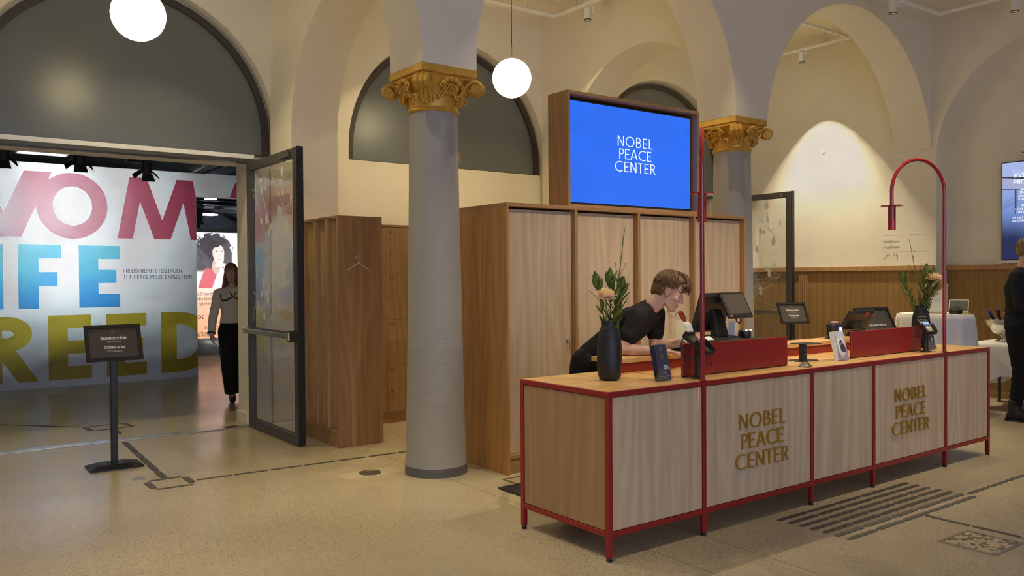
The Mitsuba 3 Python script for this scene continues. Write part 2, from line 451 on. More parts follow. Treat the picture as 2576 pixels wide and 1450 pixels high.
# wood wainscot, panel by panel, with its cap
def wainscot(name, x, y0, y1, w=.62):
    wk = struct(name, bx(x - .012, x, y0, y1, 0, 1.60), 'frame_dark', label='oak wainscot with a flat cap rail along the right wall')
    y = y0
    while y < y1 - .01:
        e = min(y + w, y1)
        add('panel', bx(x - .045, x - .012, y + .0007, e - .0007, .08, 1.61), 'oak_wainscot', wk)
        y = e
    add('cap', bx(x - .075, x, y0, y1, 1.61, 1.675, .004), 'oak_rail', wk)
    add('plinth', bx(x - .05, x - .012, y0, y1, 0, .08), 'oak_rail', wk)
wainscot('trim_1', XF, 5.43, 8.62)
wainscot('trim_2', 11.18, 2.60, 5.41)

# walls behind and beside the camera, with tall daylit windows
struct('wall_left', bx(-6.3, -6, -6, 9.1, 0, CZ), 'plaster')
p = sbox(-6, 0, 11.6, CZ)
WIN = (-4.4, -1.6, 1.2, 4.0)
for cx in WIN: p = p.difference(arch(cx, 3.1, 1.05).intersection(sbox(-9, .7, 20, 9)))
struct('wall_front', slab_xz(p, -6.3, -6.0), 'plaster')
for cx in WIN:
    g = arch(cx, 3.1, 1.04).intersection(sbox(-9, .71, 20, 9))
    m = slab(g, .02, (0, -6.2, 0), (1, 0, 0), (0, 0, 1))
    m.faces = m.faces
    w = struct('window_4', slab(g, .02, (0, -6.18, 0), (1, 0, 0), (0, 0, 1)), 'white_paint', emit=DAY_L, weight=2)
    bars = [bx(cx - .03, cx + .03, -6.16, -6.10, .7, 4.1), bx(cx - 1.04, cx + 1.04, -6.16, -6.10, 1.9, 1.96), bx(cx - 1.04, cx + 1.04, -6.16, -6.10, 3.07, 3.13)]
    add('frame', bars, 'frame_dark', w)

# doorway of the exhibition: header, threshold, jamb strips
def doorway(cx, nm):
    d = struct(nm, [bx(cx - 1.41, cx + 1.20, 8.66, 8.80, 2.775, 2.815, .003)], 'frame_grey')
    add('header_strip', bx(cx - 1.40, cx + 1.20, 8.672, 8.80, 2.815, 2.862, .003), 'cloth_white', d)
    add('threshold', bx(cx - 1.42, cx + 1.16, 8.66, 8.78, 0, .012, .003), 'steel', d)
    add('jamb', [bx(cx + 1.15, cx + 1.385, 8.74, 8.80, 0, 2.78)], 'plaster', d)
    add('skirting', bx(cx + 1.13, cx + 1.17, 8.81, 9.12, 0, .13, .004), 'plaster', d)
    return d
doorway(1.85, 'door_1')
doorway(9.21, 'door_2')

# floor inlays: tactile strips, drains, hatches
def strip(x0, y0, x1, y1, w):
    L = math.hypot(x1 - x0, y1 - y0)
    q = LineString([(w / 2, 0), (L - w / 2, 0)]).buffer(w / 2, quad_segs=3)
    U = np.array([(x1 - x0) / L, (y1 - y0) / L, 0])
    add('tactile_strip', slab(q, .004, (x0, y0, 0), U, np.cross([0, 0, 1], U)), 'strip_bronze', 'floor')
for r in range(7):
    y = 3.225 - r * .08
    for c in range(5):
        x = 4.465 + c * .3165
        strip(x, y, x + .30, y, .034)
for c in range(12): strip(6.07 + c * .3075, 2.805, 6.36 + c * .3075, 2.805, .034)
for c in range(6): strip(5.305, 2.72 - c * .29, 5.305, 2.44 - c * .29, .030)
for c in range(6): strip(1.735 - c * .012, 8.60 - c * .297, 1.725 - c * .012, 8.32 - c * .297, .052)
strip(1.52, 6.53, 1.52, 6.77, .05); strip(1.80, 6.545, 1.80, 6.775, .05)
strip(1.54, 6.80, 1.79, 6.805, .032); strip(1.53, 6.50, 1.79, 6.495, .032)
for c in range(7): strip(1.85 + c * .287, 6.617 - c * .012, 2.115 + c * .287, 6.606 - c * .012, .032)
strip(.0, 11.45, .60, 10.8, .02); strip(.62, 10.79, 1.54, 9.78, .02)
strip(1.58, 9.75, 1.60, 9.45, .05); strip(1.62, 9.44, 1.93, 9.46, .03); strip(1.62, 9.74, 1.95, 9.76, .03); strip(1.96, 9.76, 1.99, 9.46, .05)
strip(1.80, 9.33, 1.79, 9.08, .05)

dn = thing('floor_drain', 'round steel floor drain set in a pale patch beside the near column', 'drain')
add('rim', lathe([(.0, .0), (.088, 0), (.088, .005), (.07, .005), (.068, .002), (0, .002)], 40, (3.02, 6.005, 0)), 'steel_dark', dn)
add('cover', lathe([(0, .002), (.066, .002), (.064, .006), (.056, .006), (.054, .0045), (.014, .0045), (.012, .003), (0, .003)], 40, (3.02, 6.005, 0)), 'steel', dn)
add('floor_plug', lathe([(0, 0), (.045, 0), (.045, .004), (.036, .004), (.034, .003), (0, .003)], 32, (1.50, 6.94, 0)), 'steel',
    label='small round steel plug in the floor beside the sign stand', cat='floor plug')
def hatch(label, x0, x1, y0, y1, infill):
    h = thing('floor_hatch', label, 'floor hatch')
    add('frame', slab_xy(sbox(x0, y0, x1, y1).difference(sbox(x0 + .018, y0 + .018, x1 - .018, y1 - .018)), 0, .006), 'steel', h)
    add('infill', bx(x0 + .021, x1 - .021, y0 + .021, y1 - .021, 0, .004), infill, h)
def _hatch_col(p, n, uv):
    f = fbm(p.x * 38, p.y * 60, 2., octaves=2)
    g = fbm(p.x * 6 + 3, p.y * 6, 5., octaves=2)
    return mix((.42, .345, .24), (.13, .10, .065), smoothstep(.58, .64, f + (g - .5) * .5))
mat('hatch_stone', mikit.proc(_hatch_col), .45)
hatch('metal framed floor hatch with mottled stone infill in the right foreground', 4.84, 5.185, 2.09, 2.41, 'hatch_stone')
hatch('plain floor hatch beside the oak cabinet behind the counter end', 3.71, 4.05, 4.86, 5.17, 'floor_concrete')
add('floor_mat', bx(3.53, 6.9, 4.62, 4.97, 0, .012, .004), 'mat_black', label='thin black rubber mat on the floor behind the counter', cat='mat')
# ------------------------------------------------------------------ columns
def column(label, cx, cy):
    c = thing('column', label, 'column', 'columns of the arcade')
    prof = [(.0, .0), (.247, 0), (.247, .065)]
    add('base_band', lathe([(0, 0), (.249, 0), (.248, .07), (.2, .07)], 64, (cx, cy, 0)), 'column_base', c, smooth=40)
    zs = np.linspace(.07, 2.872, 40)
    rr = .246 - .056 * ((zs - .07) / 2.80) ** .75
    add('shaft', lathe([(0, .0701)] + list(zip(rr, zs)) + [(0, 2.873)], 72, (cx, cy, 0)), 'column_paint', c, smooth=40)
    # gilt capital: bell, neck ring, stepped abacus, corner volutes, shells, lattice panels
    def sq(ms):
        m = cat_(ms if isinstance(ms, list) else [ms]).copy()
        m.vertices[:, 2] = 2.85 + (m.vertices[:, 2] - 2.72) * .81
        return m
    cap = add('capital', sq(lathe([(0, 2.72), (.200, 2.72), (.208, 2.735), (.204, 2.755), (.192, 2.765), (.195, 2.80), (.205, 2.86), (.225, 2.93), (.255, 2.99), (.275, 3.03), (0, 3.03)], 64, (cx, cy, 0))), 'gold', c, smooth=35)
    ab = [bx(cx - .235, cx + .235, cy - .235, cy + .235, 3.10, 3.128, .004), bx(cx - .255, cx + .255, cy - .255, cy + .255, 3.126, 3.19, .006)]
    add('abacus', ab, 'gold', cap)
    for sx in (-1, 1):
        for sy in (-1, 1):
            d = np.array([sx, sy, 0]) / math.sqrt(2); s = np.array([-sy, sx, 0]) / math.sqrt(2)
            o = np.array([cx, cy, 0])
            # a stem that rises from the neck and curls over into a scroll at the corner
            pts = [(.205, 2.80), (.222, 2.86), (.25, 2.93), (.285, 2.985), (.325, 3.012), (.365, 3.008), (.39, 2.98), (.395, 2.945), (.378, 2.915), (.35, 2.905), (.328, 2.92), (.322, 2.945), (.334, 2.962)]
            ms = []
            for off in (-.034, 0, .034):
                ms.append(tube([o + d * a + s * off * (1 + .3 * i / 12) + np.array([0, 0, z]) for i, (a, z) in enumerate(pts)], [.020 + .004 * math.sin(i / 12 * 3.1) for i in range(13)], 8))
            # discs on both sides of the scroll
            ctr = o + d * .355 + np.array([0, 0, 2.952])
            ms.append(cyl(ctr - s * .058, ctr + s * .058, .040, n=20))
            for q in (-1, 1):
                for k in range(2):
                    ms.append(tube([ctr + s * q * .060 + d * (-.03 + .02 * k + .01) + np.array([0, 0, -.03]), ctr + s * q * .060 + d * (-.01 + .02 * k + .01) + np.array([0, 0, .03])], .004, 6))
            # bead string under the stem and a small leaf below it
            for k in range(5):
                a, z = .232 + k * .022, 2.83 + k * .033
                for q in (-1, 1): ms.append(move(trimesh.creation.icosphere(1, .010), o + d * a + s * q * .06 + np.array([0, 0, z])))
            ms.append(hullpts([o + d * a + s * b + np.array([0, 0, z]) for a, b, z in ((.205, .0, 2.775), (.235, .03, 2.83), (.235, -.03, 2.83), (.26, 0, 2.885), (.245, .012, 2.87), (.225, 0, 2.86))]))
            add('volute', sq(ms), 'gold', cap, smooth=40)
    for k in range(4):
        a = k * math.pi / 2
        d = np.array([math.cos(a), math.sin(a), 0]); s = np.array([-d[1], d[0], 0]); o = np.array([cx, cy, 0]); Z = np.array([0, 0, 1.0])
        ms = []
        # scalloped shell over an arched lattice
        for j in range(5):
            t = math.radians(20 + 35 * j)
            ms.append(move(trimesh.creation.icosphere(2, .026), o + d * .272 + s * .075 * math.cos(t) + Z * (2.945 + .065 * math.sin(t))))
        ms.append(tube(arcpts(o + d * .262 + Z * 2.905, s, Z, .062, 0, math.pi, 14), .012, 8))
        ms.append(tube(arcpts(o + d * .236 + Z * 2.835, s, Z, .062, .1, math.pi - .1, 14), .012, 8))
        for j in range(-2, 3):
            ms.append(tube([o + d * .232 + s * (j * .028 - .022) + Z * 2.868, o + d * .262 + s * (j * .028 + .022) + Z * 2.955], .006, 6))
            ms.append(tube([o + d * .232 + s * (j * .028 + .022) + Z * 2.868, o + d * .262 + s * (j * .028 - .022) + Z * 2.955], .006, 6))
        for q in (-1, 1):
            ms.append(tube(arcpts(o + d * .225 + s * q * .105 + Z * 2.845, s * q, Z, .024, -1.2, 4.2, 14), .010, 7))
            ms.append(tube(arcpts(o + d * .275 + s * q * .088 + Z * 2.945, s * q, Z, .016, -2, 3, 10), .009, 7))
        add('shell_ornament', sq(ms), 'gold', cap, smooth=40)
    return c
column('grey round column with gilt capital near the oak cabinet, closer to the camera', COLX[1], COLY)
column('grey round column with gilt capital behind the counter, farther to the right', COLX[2], COLY)

# ------------------------------------------------------------------ reception counter
CX0, CX1, CY0, CY1, CH = 3.085, 7.541, 3.305, 4.098, .925
PT = .030
POSTS = [CX0, CX0 + .766, CX0 + 1.856, CX0 + 2.62, CX0 + 3.683, CX1 - PT]
rc = thing('reception_counter', 'long oak reception counter in a red steel frame with gold lettering', 'counter')
for y in (CY0, CY1 - PT):
    for x in POSTS:
        add('post', bx(x, x + PT, y, y + PT, .022, CH, .0015), 'red_lacquer', rc)
        add('foot', lathe([(0, 0), (.017, 0), (.018, .006), (.012, .010), (.012, .014), (.017, .016), (.017, .0219), (0, .0219)], 16, (x + PT / 2, y + PT / 2, 0)), 'black_plastic', rc)
ZR = .131
for y in (CY0, CY1 - PT):
    for z in (ZR, CH - PT - .0004):
        add('rail', bx(CX0 + PT * .5, CX1 - PT * .5, y + .0006, y + PT - .0006, z, z + PT, .0015), 'red_lacquer', rc)
for x in (CX0, CX1 - PT):
    for z in (ZR, CH - PT - .0004):
        add('rail', bx(x + .0006, x + PT - .0006, CY0 + PT * .5, CY1 - PT * .5, z, z + PT, .0015), 'red_lacquer', rc)
panels = []
for a, b in zip(POSTS[:-1], POSTS[1:]):
    panels.append(add('front_panel', bx(a + PT + .003, b - .003, CY0 + .008, CY0 + .026, ZR + PT + .003, CH - PT - .004, .001), 'oak_pale', rc))
for x in (CX0, CX1 - PT):
    add('end_panel', bx(x + .008, x + .026, CY0 + PT + .003, CY1 - PT - .003, ZR + PT + .003, CH - PT - .004, .001), 'oak_end', rc)
add('back_panel', bx(CX0 + PT, CX1 - PT, CY1 - .024, CY1 - .010, ZR + PT, CH - PT), 'oak_warm', rc)
xs = [CX0] + [x + PT / 2 for x in POSTS[1:-1]] + [CX1]
for a, b in zip(xs[:-1], xs[1:]):
    add('top_board', bx(max(a + .005, CX0 + .012), min(b - .005, CX1 - .012), CY0 + .012, CY1 - .012, CH - .02, CH + .0012), 'oak_top', rc)
    if b < CX1: add('top_strip', bx(b - .005, b + .005, CY0 + .01, CY1 - .01, CH - .018, CH + .0014), 'red_lacquer', rc)
# raised gold letters on two of the panels
def letters(panel, cx):
    for ch, q in logo(.096, .125, cx, .596):
        add('letter', slab_xz(q, CY0 - .004, CY0 + .009), 'gold_letter', panel)
letters(panels[1], 4.42)
letters(panels[3], 6.237)

# raised staff desk behind the ledge
sd = thing('staff_desk', 'raised oak worktop with red front panels behind the counter ledge', 'desk')
add('worktop', bx(3.72, 5.31, 3.905, 4.15, .990, 1.020, .002), 'oak_top', sd)
add('worktop', bx(5.313, 6.98, 3.905, 4.15, .990, 1.020, .002), 'oak_top', sd)
add('front_panel', bx(3.735, 5.31, 3.915, 3.935, CH + .0016, .9895), 'red_lacquer', sd)
add('front_panel', bx(5.313, 6.965, 3.915, 3.935, CH + .0016, .9895), 'red_lacquer', sd)
add('back_panel', bx(3.755, 6.945, 4.065, 4.085, CH + .0016, .9895), 'red_lacquer', sd)
add('end_panel', bx(3.735, 3.755, 3.936, 4.085, CH + .0016, .9895), 'red_lacquer', sd)
add('end_panel', bx(6.945, 6.965, 3.936, 4.085, CH + .0016, .9895), 'red_lacquer', sd)
def screen_panel(label, x0, x1):
    s = thing('red_screen', label, 'privacy screen', 'red steel screens on the counter')
    add('sheet', bx(x0, x1, 3.500, 3.516, CH + .008, 1.130, .003), 'red_lacquer', s)
    for k in (.2, .8):
        xk = x0 + (x1 - x0) * k
        add('bracket', [bx(xk - .015, xk + .015, 3.516, 3.62, CH + .0016, CH + .004), bx(xk - .015, xk + .015, 3.516, 3.52, CH + .004, CH + .10)], 'red_lacquer', s)
    add('shadow_gap', bx(x0 + .006, x1 - .006, 3.506, 3.516, CH + .0016, CH + .0079), 'black_matte', s)
screen_panel('red steel screen on the counter in front of the till, nearer the clerk', 3.892, 4.957)
screen_panel('red steel screen on the counter beside the far vase', 5.742, 6.768)

# ------------------------------------------------------------------ storage cabinet with the display housing on it
sc = thing('storage_cabinet', 'tall oak storage cabinet with four doors behind the counter', 'cabinet')
SX0, SX1, SY0, SY1, SH = 3.83, 6.762, 5.25, 6.02, 2.14
add('side_panel', bx(SX0, SX0 + .024, SY0 + .001, SY1, 0, SH - .03), 'oak_side', sc)
add('side_panel', bx(SX1 - .024, SX1, SY0 + .001, SY1, 0, SH - .03), 'oak_side', sc)
add('top', bx(SX0 - .001, SX1 + .001, SY0, SY1, SH - .03, SH, .0015), 'oak_rail', sc)
add('back_panel', bx(SX0 + .02, SX1 - .02, SY1 - .015, SY1, .05, SH - .03), 'oak_warm', sc)
add('plinth', bx(SX0 + .024, SX1 - .024, SY0 + .03, SY0 + .05, 0, .118), 'oak_rail', sc)
add('bottom_rail', bx(SX0 + .024, SX1 - .024, SY0 + .012, SY0 + .06, .121, .150, .002), 'oak_rail', sc)
edges = [SX0, 4.553, 5.283, 6.013, SX1]
for i in range(1, 4): add('divider', bx(edges[i] - .014, edges[i] + .014, SY0 + .001, SY1 - .02, .150, SH - .03), 'oak_brown', sc)
for i in range(4):
    a = edges[i] + (.026 if i == 0 else .017); b = edges[i + 1] - (.026 if i == 3 else .017)
    dk = add('door', bx(a, b, SY0 + .055, SY0 + .075, .153, SH - .045, .001), 'oak_pale' if i != 9 else 'oak_warm', sc)
    if i == 0:
        add('lock', cyl((b - .05, SY0 + .057, 1.02), (b - .05, SY0 + .047, 1.02), .013, n=16), 'steel', dk)
        add('key', [cyl((b - .05, SY0 + .047, 1.02), (b - .05, SY0 + .022, 1.018), .003, n=8), bx(b - .054, b - .044, SY0 + .022, SY0 + .026, .985, 1.02), bx(b - .047, b - .036, SY0 + .024, SY0 + .028, .955, .985, .003)], 'steel', dk)
dh = thing('display_housing', 'deep oak frame holding a blue screen, standing on the tall cabinet', 'display housing')
HX0, HX1, HY0, HY1, HZ0, HZ1 = 4.505, 6.135, 5.30, 5.56, SH + .001, 3.113
add('side_panel', bx(HX0, HX0 + .028, HY0, HY1, HZ0, HZ1, .0015), 'oak_brown', dh)
add('side_panel', bx(HX1 - .028, HX1, HY0, HY1, HZ0, HZ1, .0015), 'oak_brown', dh)
add('top_panel', bx(HX0 + .028, HX1 - .028, HY0, HY1, HZ1 - .028, HZ1, .0015), 'oak_rail', dh)
add('bottom_panel', bx(HX0 + .028, HX1 - .028, HY0, HY1, HZ0, HZ0 + .022, .0015), 'oak_rail', dh)
add('back_panel', bx(HX0 + .028, HX1 - .028, HY1 - .02, HY1, HZ0 + .022, HZ1 - .028), 'black_matte', dh)
tv = thing('wall_screen', 'wide screen showing white lettering on blue inside the oak housing', 'screen')
TX0, TX1, TZ0, TZ1 = 4.552, 6.083, HZ0 + .035, 3.052
add('casing', bx(TX0 - .010, TX1 + .012, 5.372, 5.44, TZ0 - .012, TZ1 + .012, .004), 'black_plastic', tv)
def _blue(p, n, uv):
    f = fbm(p.x * 3, p.z * 6, 0., octaves=3)
    return mi.Color3f(.022, .152, .88) * (.96 + .14 * f)
mat('screen_black', (.01, .01, .012), .3)
add('picture_panel', bx(TX0, TX1, 5.3685, 5.3725, TZ0 + .012, TZ1 - .004), 'screen_black', tv)
sheet('picture', (TX0, 5.3683, TZ0 + .012), (TX1 - TX0, 0, 0), (0, 0, TZ1 - TZ0 - .016), 'screen_black', tv, emit=mikit.proc(_blue))
add('lettering', slab_xz(unary_union([q for _, q in logo(.091, .1135, 5.358, 2.712)]), 5.366, 5.3679), 'screen_black', tv, emit=(.86, .92, .95))

# ------------------------------------------------------------------ coat cabinet and lockers
cc = thing('coat_cabinet', 'brown oak coat cabinet with vertical battens and a white hanger sign', 'cabinet')
KX0, KX1, KY0, KY1, KH = 3.235, 3.682, 7.04, 8.08, 2.13
add('end_panel', bx(KX0, KX1, KY0, KY0 + .03, 0, KH - .025), 'oak_brown', cc)
add('top', bx(KX0 - .001, KX1 + .001, KY0 - .001, KY1, KH - .025, KH, .0015), 'oak_rail', cc)
add('side_panel', bx(KX0 + .045, KX0 + .06, KY0 + .03, KY1, .16, KH - .025), 'oak_warm', cc)
add('far_side_panel', bx(KX1 - .02, KX1, KY0 + .03, KY1, 0, KH - .025), 'oak_brown', cc)
add('plinth', bx(KX0 + .004, KX0 + .03, KY0 + .03, KY1, 0, .125), 'oak_rail', cc)
add('bottom_rail', bx(KX0, KX0 + .06, KY0 + .03, KY1, .127, .158, .002), 'oak_rail', cc)
for y in (7.30, 7.56, 7.84, 8.05):
    add('batten', bx(KX0 + .001, KX0 + .046, y - .018, y + .018, .158, KH - .025, .001), 'oak_warm', cc)
hx, hz = 3.44, 1.70
hang = [tube([(hx - .10, KY0 - .003, hz - .075), (hx - .10, KY0 - .003, hz - .065), (hx, KY0 - .003, hz), (hx + .10, KY0 - .003, hz - .065), (hx + .10, KY0 - .003, hz - .075)], .003, 6),
        tube([(hx, KY0 - .003, hz), (hx, KY0 - .003, hz + .02)] + arcpts((hx - .002, KY0 - .003, hz + .043), (1, 0, 0), (0, 0, 1), .02, -1.4, 3.0, 14), .003, 6),
        move(trimesh.creation.icosphere(2, .009), (hx - .02, KY0 - .003, hz + .044))]
add('hanger_sign', hang, 'hanger_white', cc)

lk = thing('locker_unit', 'honey oak locker bank with red door numbers and round locks', 'lockers')
LY = 7.94
LX = [3.725 + .2985 * k for k in range(0, 8)]
LX = [4.21 - .3 + .3 * k for k in range(-0, 7)]
LX = [3.725] + LX[0:]
add('carcass', bx(LX[0], LX[-1], LY + .022, 8.45, 0, 2.10), 'oak_warm', lk)
add('top', bx(LX[0] - .001, LX[-1] + .01, LY - .004, 8.45, 2.10, 2.125, .0015), 'oak_rail', lk)
add('plinth', bx(LX[0], LX[-1], LY + .012, LY + .0219, 0, .125), 'oak_rail', lk)
for r in range(4):
    z1 = 2.098 - .4935 * r; z0 = z1 - .4935
    for c in range(len(LX) - 1):
        dk = add('door', bx(LX[c] + .0015, LX[c + 1] - .0015, LY, LY + .0215, z0 + .0015, z1 - .0015, .0008), 'oak_warm', lk)
        if c >= 1 and c <= 3:
            n = str(14 + 9 * r + (c - 2))
            add('number', text(n, .033, (LX[c] + .022, LY - .0004, z1 - .062), (1, 0, 0), (0, 0, 1)), 'locker_red', dk)
            zk = z1 - .255
            add('lock', lathe([(0, 0), (.0125, 0), (.0135, .004), (.0125, .007), (.006, .008), (0, .006)], 16, (LX[c] + .055, LY, zk), (LX[c] + .055, LY - 1, zk)), 'steel', dk)
            if r in (0, 3):
                add('key', [bx(LX[c] + .058, LX[c] + .066, LY - .024, LY - .008, zk - .028, zk - .004, .002), lathe([(.0, 0), (.010, .001), (.010, .003), (0, .004)], 14, (LX[c] + .064, LY - .016, zk - .04), (LX[c] + .064, LY - 1.016, zk - .04))], 'brass', dk)
# ------------------------------------------------------------------ the exhibition beyond the left doorway
YW = 13.68
wex = struct('wall_exhibition', [bx(-6, 3.862, YW, YW + .14, 0, 3.25), bx(3.862, 5.7, YW, YW + .14, 2.88, 3.25), bx(5.7, 14, YW, YW + .14, 0, 3.25)], 'exh_white')
struct('wall_exhibition_far', bx(-6, 14, 21.5, 21.7, 0, 2.85), 'exh_white')
struct('wall_exhibition_far_upper', bx(-6, 14, 21.5, 21.7, 2.85, 3.95), 'black_ceiling')
struct('wall_exhibition_left', bx(-6.2, -6, 9.1, 21.6, 0, 3.92), 'black_ceiling')
struct('wall_exhibition_right', bx(14, 14.2, 9.1, 21.6, 0, 3.92), 'black_ceiling')
struct('ceiling_exhibition', bx(-6.2, 14.2, 9.1, 21.6, 3.92, 4.1), 'black_ceiling')
def big(ch, x0, x1, z0, h, m, w=.2, clip=None):
    q, a = glyph(ch, w)
    bb = q.bounds
    q = affinity.translate(q, -bb[0], -bb[1])
    q = affinity.scale(q, (x1 - x0) / (bb[2] - bb[0]), h / (bb[3] - bb[1]), origin=(0, 0))
    q = affinity.translate(q, x0, z0)
    free = unary_union([sbox(-6, 0, 3.858, 3.25), sbox(3, 2.885, 5.8, 3.25), sbox(5.705, 0, 14, 3.25)])
    q = q.intersection(free)
    if not q.is_empty and q.area > .002: add('wall_letter', slab_xz(q, YW - .002, YW - .0004), m, wex)
for dx in (0.0, 6.9):
    for a in (('W', -.38, 1.83, 2.18, .945), ('O', 1.63, 2.565, 2.165, .965), ('M', 2.70, 3.99, 2.185, .94), ('A', 4.13, 5.12, 2.18, .95), ('N', 5.32, 6.02, 2.18, .95)): big(*(a[0], a[1] + dx, a[2] + dx, *a[3:]), 'exh_crimson', .205)
    for a in (('L', .36, .82, 1.15, .92), ('I', 1.02, 1.21, 1.15, .92), ('F', 1.395, 1.935, 1.15, .925), ('E', 2.17, 2.725, 1.15, .92)): big(*(a[0], a[1] + dx, a[2] + dx, *a[3:]), 'exh_blue', .215)
    for a in (('F', .20, .76, .10, .945), ('R', .96, 1.63, .10, .945), ('E', 1.76, 2.325, .10, .945), ('E', 2.53, 3.095, .10, .945), ('D', 3.31, 4.12, .10, .945), ('O', 4.35, 5.3, .09, .96)): big(*(a[0], a[1] + dx, a[2] + dx, *a[3:]), 'exh_mustard', .205)
add('wall_text', text('FREDSPRISUTSTILLINGEN', .058, (2.77, YW - .001, 1.665), (1, 0, 0), (0, 0, 1), width=.86), 'exh_text', wex)
add('wall_text', text('THE PEACE PRIZE EXHIBITION', .058, (2.77, YW - .001, 1.572), (1, 0, 0), (0, 0, 1), width=1.01), 'exh_text', wex)

# black lighting grid: tubes and cable trays under the black ceiling
lg = thing('lighting_grid', 'black steel tubes of the lighting grid under the exhibition ceiling', 'lighting grid')
k = 0
for y in (9.7, 10.5, 10.78, 12.3, 13.3, 16.6):
    add('tube', cyl((-5, y, 3.42 + .05 * (k % 2)), (9, y, 3.42 + .05 * (k % 2)), .026, n=10), 'black_plastic', lg); k += 1
for x in (-2, .2, 1.2, 2.3, 3.3, 4.6, 6.4):
    add('tube', cyl((x, 9.3, 3.52), (x, 21, 3.52), .022, n=10), 'black_plastic', lg)
for i, (x, y, a) in enumerate(((1.9, 11, .5), (2.9, 12.2, -.6), (3.2, 10.4, .9), (.9, 12.6, .2))):
    add('brace', cyl((x, y, 3.36), (x + 1.1 * math.cos(a), y + 1.1 * math.sin(a), 3.62), .014, n=8), 'steel_dark', lg)
for y in (14.6, 15.4, 16.3, 17.2, 18.2, 19.3, 20.3):
    add('cable_tray', bx(2, 12, y - .09, y + .09, 3.15 + .09 * (int(y * 3) % 3), 3.21 + .09 * (int(y * 3) % 3)), 'black_plastic', lg)
for x in (4.1, 4.9, 5.6, 6.5):
    add('duct', cyl((x, 14, 3.48), (x + .5, 21, 3.40), .06, n=12), 'steel_dark', lg)

def stage_spot(label, x, y, z, tgt, I):
    s = thing('stage_spot', label, 'stage light', 'black stage lights of the exhibition')
    p0 = np.array([x, y, z]); d = np.asarray(tgt, float) - p0; d /= np.linalg.norm(d); d = d * .5 + np.array([0, 0, -.86]); d /= np.linalg.norm(d)
    p1 = p0 + d * .22
    add('barrel', lathe([(0, 0), (.05, 0), (.062, .06), (.064, .95), (.07, 1.0), (.06, 1.0), (.056, .8), (0, .78)], 22, p0, p1), 'black_plastic', s, smooth=30)
    u, v, _ = basis(d)
    add('clamp_box', bx(x - .06, x + .06, y - .05, y + .05, z + .01, z + .13, .008), 'black_plastic', s)
    add('yoke', tube([(x - .085, y, z - .05), (x - .085, y, z + .05), (x, y, z + .16), (x + .085, y, z + .05), (x + .085, y, z - .05)], .009, 8), 'black_plastic', s)
    add('hook', cyl((x, y, z + .12), (x, y, 3.46), .012, n=8), 'black_plastic', s)
    X = np.array([1.0, 0, 0]); Y = np.cross(d, X)
    for a, b in ((X, Y), (-X, Y), (Y, X), (-Y, X)):
        o = p1 + a * .066
        t = a * .75 + d * .65; t /= np.linalg.norm(t)
        q = Polygon([(-.055, 0), (.055, 0), (.075, .10), (-.075, .10)])
        add('barn_door', slab(q, .003, o, b, t), 'black_matte', s)
    add('lens', lathe([(0, .80), (.054, .80), (.054, .79), (0, .79)], 18, p0, p1), 'white_paint', s, emit=(5, 5.5, 5.8))
    o = p1 + d * .11
    scene[s + '_beam'] = {'type': 'spot', 'intensity': {'type': 'rgb', 'value': list(I)}, 'cutoff_angle': 34.0, 'beam_width': 14.0, 'sampling_weight': .8,
                          'to_world': T().look_at(origin=o.tolist(), target=list(tgt), up=[1, 0, .001])}
stage_spot('black stage light with barn doors at the left edge of the doorway', .95, 10.5, 3.09, (.9, YW, 2.4), EXH_I)
stage_spot('black stage light with barn doors hanging above the crimson O', 1.69, 10.5, 3.10, (1.95, YW, 2.55), EXH_I)
stage_spot('black stage light with barn doors hanging before the crimson M', 2.40, 10.5, 3.04, (2.95, YW, 2.5), EXH_I)
def flood(label, x, y, z):
    s = thing('flood_light', label, 'flood light')
    add('housing', bx(x - .095, x + .095, y - .03, y + .05, z - .03, z + .05, .006), 'black_plastic', s)
    for q in range(3): add('louvre', bx(x - .07, x + .07, y - .034, y - .03, z - .012 + q * .018, z - .004 + q * .018), 'steel_dark', s)
    add('edge_strip', bx(x - .095, x + .095, y - .034, y - .028, z - .036, z - .030), 'steel', s)
    add('hook', cyl((x, y, z + .05), (x, y, 3.42), .010, n=8), 'black_plastic', s)
flood('black flood light with louvres, left of the pair in the doorway', 1.90, 10.78, 3.05)
flood('black flood light with louvres, right of the pair in the doorway', 2.33, 10.78, 3.0)
lp = thing('square_light', 'square white light panel hanging under the exhibition ceiling', 'light panel')
add('frame', bx(1.36, 2.02, 13.10, 13.62, 3.352, 3.372), 'frame_grey', lp)
sheet('diffuser', (1.38, 13.60, 3.3515), (.62, 0, 0), (0, -.48, 0), 'white_paint', lp, emit=(.62, .66, .68), weight=.05)
for q in (1.45, 1.95): add('wire', cyl((q, 13.36, 3.37), (q, 13.36, 3.92), .004, n=6), 'steel_dark', lp)

